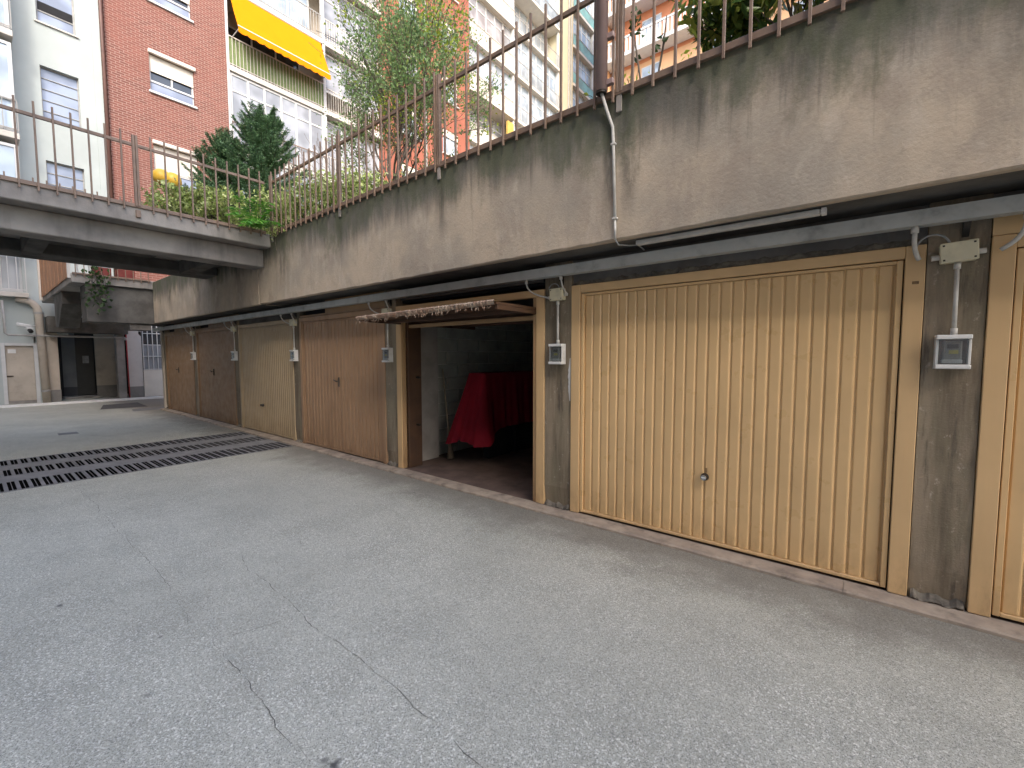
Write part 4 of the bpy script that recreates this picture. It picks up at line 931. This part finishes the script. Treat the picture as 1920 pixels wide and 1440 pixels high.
# ------------------------------------------------------------------ terracotta building
rb = thing('terracotta_building', 'terracotta red apartment building behind the birch tree', 'building', (-24, 19, 3.4))
RW = [(17.0, 18.4, 8.3 + i * ST, 9.9 + i * ST) for i in range(7)] + [(20.4, 21.8, 8.3 + i * ST, 9.9 + i * ST) for i in range(7)]
part('wall', wall_x(XF, 15.71, 22.95, 3.4, 34, RW), 'red_wall', rb)
for a, b, c, d in RW:
    w = window_x(rb, XF - .08, a, b, c, d, 'glass', mull=((a + b) / 2,), fw=.08); part('sill', MB().box(XF - .05, XF + .12, a - .08, b + .08, c - .08, c - .001), 'white_frame', w)
    part('shutter_slat', MB().box(XF - .06, XF - .03, a, b, d - .45, d), 'shutter', w)
tag(part('downpipe', MB().tube([(XF + .09, 18.9, 3.4), (XF + .09, 18.9, 34)], .06, 8), 'ironbar', smooth=True), 'pale grey downpipe on the terracotta wall behind the tree', 'pipe')

# ------------------------------------------------------------------ cream building
cb_ = thing('cream_building', 'tall cream apartment building with stacked glazed balconies', 'building', (-24, 31, 3.4))
part('wall', wall_x(XF - 1.3, 22.96, 46, 3.4, 38), 'cream_wall', cb_)
part('wall_pier', MB().box(XF - 1.3, XF + .02, 34.7, 37.1, 3.4, 38), 'cream_wall', cb_)
part('wall_pier', MB().box(XF - 1.3, XF + .02, 41.2, 46, 3.4, 38), 'cream_wall', cb_)
S2 = 3.47
for i in range(-4, 4):
    z = 24.0 + i * S2
    for (a, b, pan) in ((22.97, 28.1, 'glass_grey'), (28.2, 34.69, 'glass'), (37.11, 41.19, 'glass_teal')):
        part('balcony_slab', MB().bbox(XF - 1.29, XF + .12, a, b, z - .16, z + .08, .012), 'shutter', cb_)
        solid = (pan == 'glass_teal' and i % 2 == 0) or (pan == 'glass' and i == 2)
        rail_x(cb_, XF + .07, a + .05, b - .05, z + .08, 1.1, .19, 'slab' if pan == 'glass_grey' else 'ironbar', 'slab' if pan == 'glass_grey' else pan if solid or pan == 'glass_teal' else None)
        open_ = (i in (-2,) and pan == 'glass_grey') or (i == 1 and pan == 'glass')
        xw = XF - 1.2 if open_ else XF - .25; n = int((b - a) / .95)
        mull = tuple(a + .1 + (b - a - .2) * j / n for j in range(1, n))
        window_x(cb_, xw, a + .05, b - .05, z + .09, z + S2 - .17, 'glass' if pan != 'glass_grey' or i % 2 else 'glass_grey', mull=mull, trans=(z + 2.55,), fw=.09)
        part('post', MB().box(XF - .2, XF + .0, b - .14, b - .002, z + .081, z + S2 - .161), 'white_frame', cb_)
part('yellow_shutter', MB().bbox(XF - .1, XF + .1, 27.2, 27.9, 17.2, 20.0, .01), mat('ochre_shutter', (.62, .40, .10), None, 3, .7), cb_)
pp = MB()
for yy in (36.2, 36.6): pp.tube([(XF + .1, yy, 3.4), (XF + .1, yy, 38)], .06, 6)
tag(part('downpipe', pp, 'ironbar'), 'pair of grey downpipes on the cream wall pier', 'pipe')

# ------------------------------------------------------------------ orange building (faces -Y)
ob = thing('orange_building', 'peach and orange apartment building with white balustrade balconies', 'building', (-3, 35, 3.4))
YO = 33.0
def wy(x0, x1, z0, z1, y): return MB().box(x0, x1, y, y + 8, z0, z1)
part('wall', wy(-16.6, 16, 3.4, 24.6, YO + 1.2), 'peach', ob); part('wall', wy(-16.6, 16, 24.6, 28.6, YO + 1.2), 'orange', ob); part('wall', wy(-16.6, 16, 28.6, 38, YO + 1.2), 'orange', ob)
for z in (25.1, 28.6, 21.6, 18.1):
    sl = part('balcony_slab', MB().bbox(-16.7, 16, YO - .1, YO + 1.2, z - .22, z, .015), 'white_frame', ob)
    if z > 22:
        bmb = MB().box(-16.7, 16, YO - .06, YO + .06, z + 1.12, z + 1.26).box(-16.7, 16, YO - .06, YO + .06, z + .001, z + .1)
        xx = -16.6
        while xx < 6: bmb.box(xx, xx + .16, YO - .03, YO + .04, z + .1, z + 1.12); xx += .29
        part('balustrade', bmb, 'white_frame', ob)
for xx in (-14, -9, -4, 1, 6):
    for z in (25.2, 21.7, 18.2, 14.7):
        w = part('window', MB().box(xx, xx + 1.5, YO + 1.13, YO + 1.195, z + .3, z + 2.5), 'white_frame', ob); part('pane', MB().box(xx + .08, xx + .71, YO + 1.115, YO + 1.128, z + .4, z + 2.4), 'glass', w); part('pane', MB().box(xx + .79, xx + 1.42, YO + 1.115, YO + 1.128, z + .4, z + 2.4), 'glass', w)
part('side_bay', MB().box(-17.6, -16.72, YO + .6, YO + 6, 3.4, 38), 'peach', ob)
for i in range(-2, 3):
    z = 25.1 + i * 3.47
    w = part('window', MB().box(-17.55, -16.75, YO + .53, YO + .595, z, z + 2.6), 'white_frame', ob); part('pane', MB().box(-17.48, -16.82, YO + .515, YO + .528, z + .9, z + 2.5), 'glass_teal', w); part('pane', MB().box(-17.48, -16.82, YO + .515, YO + .528, z + .1, z + .8), 'glass_dark', w)

# ------------------------------------------------------------------ unseen building added behind the camera, sized to shade the court
op = thing('court_shade_building', 'unseen plastered apartment building added behind the viewer to shade the court', 'building', (-4, -9, 0))
part('wall', MB().box(-34, 24, -16, -7.5, 0, 18), 'plaster_beige', op)
for i in range(12):
    for j in range(4):
        x_ = -30 + i * 4.4; z_ = 4.2 + j * 3.1
        w = part('window', MB().box(x_, x_ + 1.4, -7.495, -7.42, z_, z_ + 1.5), 'white_frame', op); part('pane', MB().box(x_ + .08, x_ + 1.32, -7.418, -7.41, z_ + .08, z_ + 1.42), 'glass', w)

# ------------------------------------------------------------------ vegetation
def leaf_mesh(name, P, L, W, up_bias=.35, droop=0.0, dirs=None, fold=.25):
    """P (n,3) leaf centres; two-triangle folded leaves of length L and width W"""
    n = len(P); L = np.broadcast_to(L, n).reshape(n, 1); W = np.broadcast_to(W, n).reshape(n, 1)
    d = rng.normal(size=(n, 3)) if dirs is None else dirs + rng.normal(size=(n, 3)) * .35
    d[:, 2] -= droop; d /= np.linalg.norm(d, axis=1, keepdims=True) + 1e-9
    nn_ = rng.normal(size=(n, 3)); nn_[:, 2] += up_bias * 3; s = np.cross(d, nn_); s /= np.linalg.norm(s, axis=1, keepdims=True) + 1e-9
    u = np.cross(s, d); a = P - d * L * .5; b = P + d * L * .5; mid = P - d * L * .05
    c = mid + s * W * .5 + u * W * fold; e = mid - s * W * .5 + u * W * fold
    V = np.stack([a, c, b, e], 1).reshape(-1, 3)
    idx = np.arange(n) * 4; F = np.stack([idx, idx + 1, idx + 2, idx, idx + 2, idx + 3], 1).reshape(-1)
    me = bpy.data.meshes.new(name); me.vertices.add(len(V)); me.vertices.foreach_set('co', V.astype(np.float32).ravel())
    me.loops.add(len(F)); me.loops.foreach_set('vertex_index', F.astype(np.int32)); me.polygons.add(len(F) // 3)
    me.polygons.foreach_set('loop_start', (np.arange(len(F) // 3) * 3).astype(np.int32)); me.update(); me.validate(); return me

def grow(mb, tips, p, d, length, r, depth, spread=.6, segs=5, lift=.05, wob=.12, kids=(2, 4), minr=.004):
    path = [p.copy()]; q = p.copy(); dd = d.normalized()
    for i in range(segs):
        dd = (dd + Vector((random.gauss(0, wob), random.gauss(0, wob), random.gauss(0, wob) + lift))).normalized(); q = q + dd * (length / segs); path.append(q.copy())
    rs = [max(minr, r * (1 - .55 * i / segs)) for i in range(segs + 1)]
    mb.tube(path, rs, 7 if r > .02 else 5, False)
    if depth == 0: tips.append(path); return
    for k in range(random.randint(*kids)):
        t = random.uniform(.35, 1.0); i = min(segs, max(1, int(round(t * segs)))); ax = Vector((random.gauss(0, 1), random.gauss(0, 1), random.gauss(0, .5))).normalized()
        nd = (dd + ax * spread).normalized(); grow(mb, tips, path[i], nd, length * random.uniform(.55, .8), rs[i] * .65, depth - 1, spread, segs, lift, wob, kids, minr)
    grow(mb, tips, path[-1], dd, length * .7, rs[-1] * .85, depth - 1, spread, segs, lift, wob, kids, minr)

def leaf_points(tips, per, spread):
    out = []
    for path in tips:
        A = np.array([tuple(v) for v in path]); t = rng.uniform(.1, 1.0, per) * (len(A) - 1); i = np.minimum(t.astype(int), len(A) - 2); f = (t - i)[:, None]
        out.append(A[i] * (1 - f) + A[i + 1] * f + rng.normal(size=(per, 3)) * spread)
    return np.concatenate(out)

# birch
bt = thing('birch_tree', 'slender airy tree with small leaves in the raised garden', 'tree', (-8.8, 6.5, 3.46))
tm = MB(); tips = []
random.seed(21)
base = Vector((-8.82, 6.5, 3.46)); fork = base + Vector((.03, .02, 2.2))
tm.tube([base, base + Vector((.03, 0, 1.1)), fork], [.085, .07, .062], 9, False)
for d, l, r in (((-.55, .3, .9), 2.0, .03), ((.45, -.3, .9), 1.9, .03), ((.95, -.1, .6), 1.9, .03), ((-.38, -.1, 1), 1.9, .036), ((.30, .1, 1), 2.0, .036), ((.02, .3, 1), 2.1, .038), ((-.75, .1, .8), 1.7, .028), ((.72, .05, .75), 1.8, .028), ((-.15, -.35, 1), 1.8, .028), ((.1, 0, 1.1), 2.3, .036)):
    grow(tm, tips, fork - Vector((0, 0, random.uniform(0, .7))), Vector(d), l, r, 3, .6, 5, .03, .10, (3, 4))
part('trunk', tm, 'bark', bt, smooth=True)
Pl = leaf_points(tips, 19, .10); Pl = Pl[(Pl[:, 2] > 5.2) & (Pl[:, 0] / Pl[:, 1] > -1.80 + .10 * np.sin(Pl[:, 2] * 3))]
sel = rng.random(len(Pl))
cl_ = np.sin(Pl[:, 0] * 2.1 + 1) * np.sin(Pl[:, 2] * 2.3) * np.sin(Pl[:, 1] * 1.9 + .5) > .42
part('crown', leaf_mesh('crown', Pl[~cl_], rng.uniform(.05, .085, (~cl_).sum()), rng.uniform(.03, .05, (~cl_).sum()), .2, .4), 'leaf_birch', bt)
part('crown', leaf_mesh('crown', Pl[cl_], rng.uniform(.05, .085, cl_.sum()), rng.uniform(.035, .055, cl_.sum()), .2, .4), 'leaf_yellow', bt, label='yellowing clumps of leaves')

# conifers
def conifer(loc, H, R0, label, n_whorl=26, tipz=0):
    t = thing('conifer', label, 'tree', loc, 'dark conifers in the raised garden'); b = Vector(loc); tm = MB(); tm.tube([b, b + Vector((.03, 0, H * .5)), b + Vector((.0, .03, H))], [.07, .045, .008], 7, False); P = []; Dr = []
    for w in range(n_whorl):
        f = w / n_whorl; z = .25 + (H - .3) * f; L = R0 * min(1, (1.12 - f)) ** .8 * (1 if f < .8 else .9) + .14
        for k in range(random.randint(7, 9)):
            a = random.uniform(0, 2 * math.pi); l = L * random.uniform(.7, 1.15); d = Vector((math.cos(a), math.sin(a), .28 + .5 * f)).normalized(); p = b + Vector((0, 0, z)); pts = [p + d * l * s + Vector((0, 0, -.12 * l * math.sin(s * 2.4) + .16 * s * s)) for s in (0, .33, .66, 1)]
            tm.tube(pts, [.014, .01, .007, .003], 4, False)
            for s in np.arange(.12, 1.02, .05):
                i = min(2, int(s * 3)); ff = s * 3 - i; c = pts[i] * (1 - ff) + pts[i + 1] * ff; side = d.cross(Vector((0, 0, 1))).normalized()
                for sg in (-1, 1):
                    sd = (side * sg + d * .9 + Vector((0, 0, random.uniform(-.1, .25)))).normalized(); tl_ = .26 * (1.15 - s) * l / R0 + .06
                    for u in np.arange(.0, 1.0, .2):
                        q = c + sd * tl_ * u
                        for _ in range(3): P.append(tuple(q)); vv = (sd + Vector((random.gauss(0, .7), random.gauss(0, .7), random.gauss(0, .6)))).normalized(); Dr.append(tuple(vv))
    part('trunk', tm, 'bark_dark', t)
    P = np.array(P); Dr = np.array(Dr); P = P + Dr * .022
    part('crown', leaf_mesh('crown', P, rng.uniform(.05, .09, len(P)), .013, .1, 0, Dr, .0), 'needle', t)
random.seed(5)
conifer((-11.55, 4.75, 3.46), 3.9, 1.45, 'tall dark conifer bush behind the corner of the railing', 30)
conifer((-12.35, 4.25, 3.46), 3.35, 1.3, 'lower conifer bush in front of the brick wall, left of the taller one', 22)

# shrubs
def shrub(loc, R_, H, leafm, n, L, W, label, group, name='garden_shrub', cat='shrub', bias=.5):
    t = thing(name, label, cat, loc, group); b = Vector(loc); tm = MB(); tips = []
    for k in range(7):
        a = random.uniform(0, 6.28); d = Vector((math.cos(a) * R_ * .9, math.sin(a) * R_ * .9, H * .8)); grow(tm, tips, b + Vector((random.gauss(0, .05), random.gauss(0, .05), 0)), d, d.length * .55, .014, 2, .7, 4, .02, .15, (2, 3), .003)
    part('stems', tm, 'bark_dark', t)
    P1 = leaf_points(tips, max(2, n // (2 * len(tips))), R_ * .10)
    u = rng.normal(size=(n // 2, 3)); u /= np.linalg.norm(u, axis=1, keepdims=True); rr = rng.uniform(.55, 1.0, (n // 2, 1)) ** .5
    lump = 1 + .22 * np.sin(u[:, :1] * 5 + loc[0]) * np.sin(u[:, 1:2] * 6) + .15 * np.sin(u[:, 2:] * 7 + loc[1])
    P2 = np.array(loc) + np.array([0, 0, H * .52]) + u * rr * lump * np.array([R_, R_, H * .5])
    P = np.concatenate([P1, P2]); P = P[P[:, 2] > loc[2] + .03]
    part('crown', leaf_mesh('crown', P, rng.uniform(.7, 1.2, len(P)) * L, rng.uniform(.8, 1.2, len(P)) * W, bias, .15), leafm, t)
GS = 'pale variegated shrubs along the railings'
ZD = 3.605
for i, (x_, y_, r_, h_, lab) in enumerate(((-8.75, 2.16, .30, .70, 'leftmost variegated shrub on the footbridge, below the yellow globes'), (-8.55, 2.58, .32, .76, 'second variegated shrub from the left on the footbridge'), (-8.7, 2.98, .32, .86, 'third variegated shrub on the footbridge, near the corner'), (-8.35, 3.62, .42, 1.15, 'variegated shrub at the corner of the two railings'),
                                           (-7.45, 3.75, .40, 1.12, 'variegated shrub just right of the railing corner'), (-6.7, 3.85, .40, 1.10, 'second variegated shrub right of the railing corner'), (-6.0, 3.95, .36, .95, 'rightmost variegated shrub behind the parapet railing'))):
    shrub((x_, y_, ZD if y_ < 3.25 else 3.46), r_, h_, 'leaf_varieg', 1500, .085, .036, lab, GS, 'variegated_shrub')
GD = 'loose shrubs under the birch'
for x_, y_, r_, h_, lab in ((-7.6, 5.0, .5, 1.5, 'loose grey green shrub under the birch, left one'), (-6.2, 5.0, .5, 1.25, 'loose grey green shrub under the birch, middle one'), (-5.0, 4.7, .42, 1.2, 'loose grey green shrub under the birch, right one')):
    shrub((x_, y_, 3.46), r_, h_, 'leaf_dull', 1100, .05, .03, lab, GD)
shrub((-2.35, 5.2, 3.46), .32, 1.45, 'leaf_yellow', 500, .06, .035, 'bright yellow green bush just right of the pole', None)
shrub((-1.75, 6.2, 3.46), .75, 2.0, 'leaf_yellow', 900, .08, .045, 'yellowish bush low behind the parapet at right', None)

# broad-leaved tree at upper right
bl = thing('broadleaf_tree', 'tree with big glossy leaves above the parapet at upper right', 'tree', (-.9, 5.2, 3.46))
tm = MB(); tips = []; random.seed(11)
b0 = Vector((-.45, 5.3, 3.46)); tm.tube([b0, b0 + Vector((.03, 0, .9))], [.06, .045], 8, False)
for d in ((-.5, -.1, .8), (.5, -.2, .8), (0, .2, 1), (-.2, -.3, .8), (.85, 0, .6), (-.8, .1, .55)): grow(tm, tips, b0 + Vector((.03, 0, .85)), Vector(d), .85, .024, 2, .6, 4, .03, .14, (2, 3))
part('trunk', tm, 'bark_dark', bl)
Pl = leaf_points(tips, 60, .12); Pl = Pl[Pl[:, 0] > -1.62 + .12 * np.sin(Pl[:, 2] * 9)]
part('crown', leaf_mesh('crown', Pl, rng.uniform(.13, .21, len(Pl)), rng.uniform(.045, .075, len(Pl)), .3, .5), 'leaf_big', bl)

# bare stems by the pole
def stem_plant(path, label, leaves, m='leaf_vine', L=.09):
    t = thing('stem_plant', label, 'plant', path[0]); part('stem', MB().tube(path, [.012] * (len(path) - 1) + [.005], 6), 'bark', t, smooth=True)
    part('crown', leaf_mesh('crown', np.array(leaves) + rng.normal(size=(len(leaves), 3)) * .035, L, L * .62, .1), m, t)
stem_plant([(-2.02, 5, 3.46), (-2.04, 5, 4.6), (-2.10, 5, 5.0), (-2.16, 5, 5.35), (-2.15, 5, 5.52)], 'thin rose stem with dark leaves at its tip, right of the pole', [(-2.16, 5, 5.42)] * 14 + [(-2.12, 5, 5.50)] * 6 + [(-2.08, 5, 5.30)] * 4 + [(-2.10, 5, 5.02)] * 3)
stem_plant([(-1.88, 5, 3.46), (-1.87, 5, 4.65), (-1.80, 5, 5.05), (-1.77, 5, 5.33)], 'thin bare stem leaning right, second right of the pole', [(-1.82, 5, 5.08)] * 5 + [(-1.85, 5, 5.0)] * 3)

# fern on the bridge corner
fn = thing('fern', 'bright green fern hanging out at the railing corner', 'fern', (-7.72, 3.05, 3.62))
random.seed(3); fd = []; fp = []; fs = MB()
for (dx, dy, dz, l) in ((.55, -.75, .15, .46), (.75, -.25, .0, .42), (.75, .35, .05, .40), (.35, -.9, .45, .40), (.6, .1, .6, .42), (.2, -.5, .8, .42), (.5, -.1, .9, .40), (.1, .5, .7, .36), (.8, -.6, -.1, .44)):
    d = Vector((dx, dy, dz)).normalized(); l *= 1.35; b = Vector((-7.63, 3.0, 3.66)); pts = [b + d * l * s + Vector((0, 0, .10 * math.sin(s * 2.2) - .30 * s * s * l)) for s in np.linspace(0, 1, 9)]
    fs.tube(pts, .004, 5, False)
    for i in range(1, 9):
        tdir = (pts[i] - pts[i - 1]).normalized(); side = tdir.cross(Vector((0, 0, 1))).normalized()
        for h in (0, .5):
            c = pts[i - 1] * (1 - h) + pts[i] * h; s = (i + h) / 9; ll = .17 * math.sin(min(1, s * 1.1 + .12) * 2.6) + .015
            for sg in (-1, 1): v = (side * sg + tdir * .35 + Vector((0, 0, -.25))).normalized(); fp.append(tuple(c + v * ll * .5)); fd.append((tuple(v), ll))
part('stems', fs, 'leaf_fern', fn)
FP = np.array(fp); FD = np.array([q[0] for q in fd]); FL = np.array([q[1] for q in fd])
_keep = rng; nrm = leaf_mesh('fronds', FP, FL, .032, .9, 0, FD * 4, .1); part('fronds', nrm, 'leaf_fern', fn)

# vine hanging from the far terrace
vn = thing('hanging_vine', 'dark green vine hanging from the far terrace edge', 'vine', (-15.0, 2.1, 3.6)); vm = MB(); vp = []
for k in range(5):
    y_ = random.uniform(1.98, 2.32); x_ = -14.98 + random.uniform(0, .10); z_ = random.uniform(3.7, 4.15); pth = [Vector((x_, y_, z_))]
    for i in range(7): pth.append(pth[-1] + Vector((random.gauss(0, .03), random.gauss(.015, .04), -random.uniform(.10, .19))))
    vm.tube(pth, .006, 5, False)
    for p in pth[1:]:
        for _ in range(3): vp.append((p.x + random.gauss(0, .05), p.y + random.gauss(0, .07), p.z + random.gauss(0, .05)))
part('stems', vm, 'bark_dark', vn); part('crown', leaf_mesh('crown', np.array(vp), .12, .075, .3, .3), 'leaf_vine', vn)
# small trailing roots and weeds at the parapet corner
wd = []
for k in range(60): wd.append((-7.45 + random.gauss(0, .16), YF - .02 + random.gauss(0, .03), 3.60 + random.gauss(0, .05)))
wdt = thing('corner_weed', 'pale trailing weed spilling over the parapet at the railing corner', 'plant', (-7.45, YF, 3.6))
part('crown', leaf_mesh('crown', np.array(wd), .055, .03, .3, .5), 'leaf_varieg', wdt); part('stems', MB().tube([(-7.5, YF - .01, 3.6), (-7.48, YF - .03, 3.45), (-7.46, YF - .02, 3.3)], .004, 5), 'bark', wdt)

# yellow twin globe lamp
yl = thing('garden_lamp', 'twin yellow globe garden lamp above the footbridge hedge', 'lamp', (-10.4, 2.52, 3.6))
prof = [(0, -.12), (.07, -.115), (.12, -.09), (.145, -.03), (.14, .04), (.11, .10), (.06, .135), (0, .145)]
part('globe', MB().lathe((-10.4, 2.46, 4.96), prof, 20), 'yellow', yl, smooth=True); part('globe', MB().lathe((-10.32, 2.61, 4.92), prof, 20), 'yellow', yl, smooth=True)
part('post', MB().tube([(-10.37, 2.53, 3.6), (-10.37, 2.53, 4.82)], .02, 8), 'iron', yl); part('crossbar', MB().bbox(-10.41, -10.31, 2.44, 2.63, 4.805, 4.83, .004), 'iron', yl)
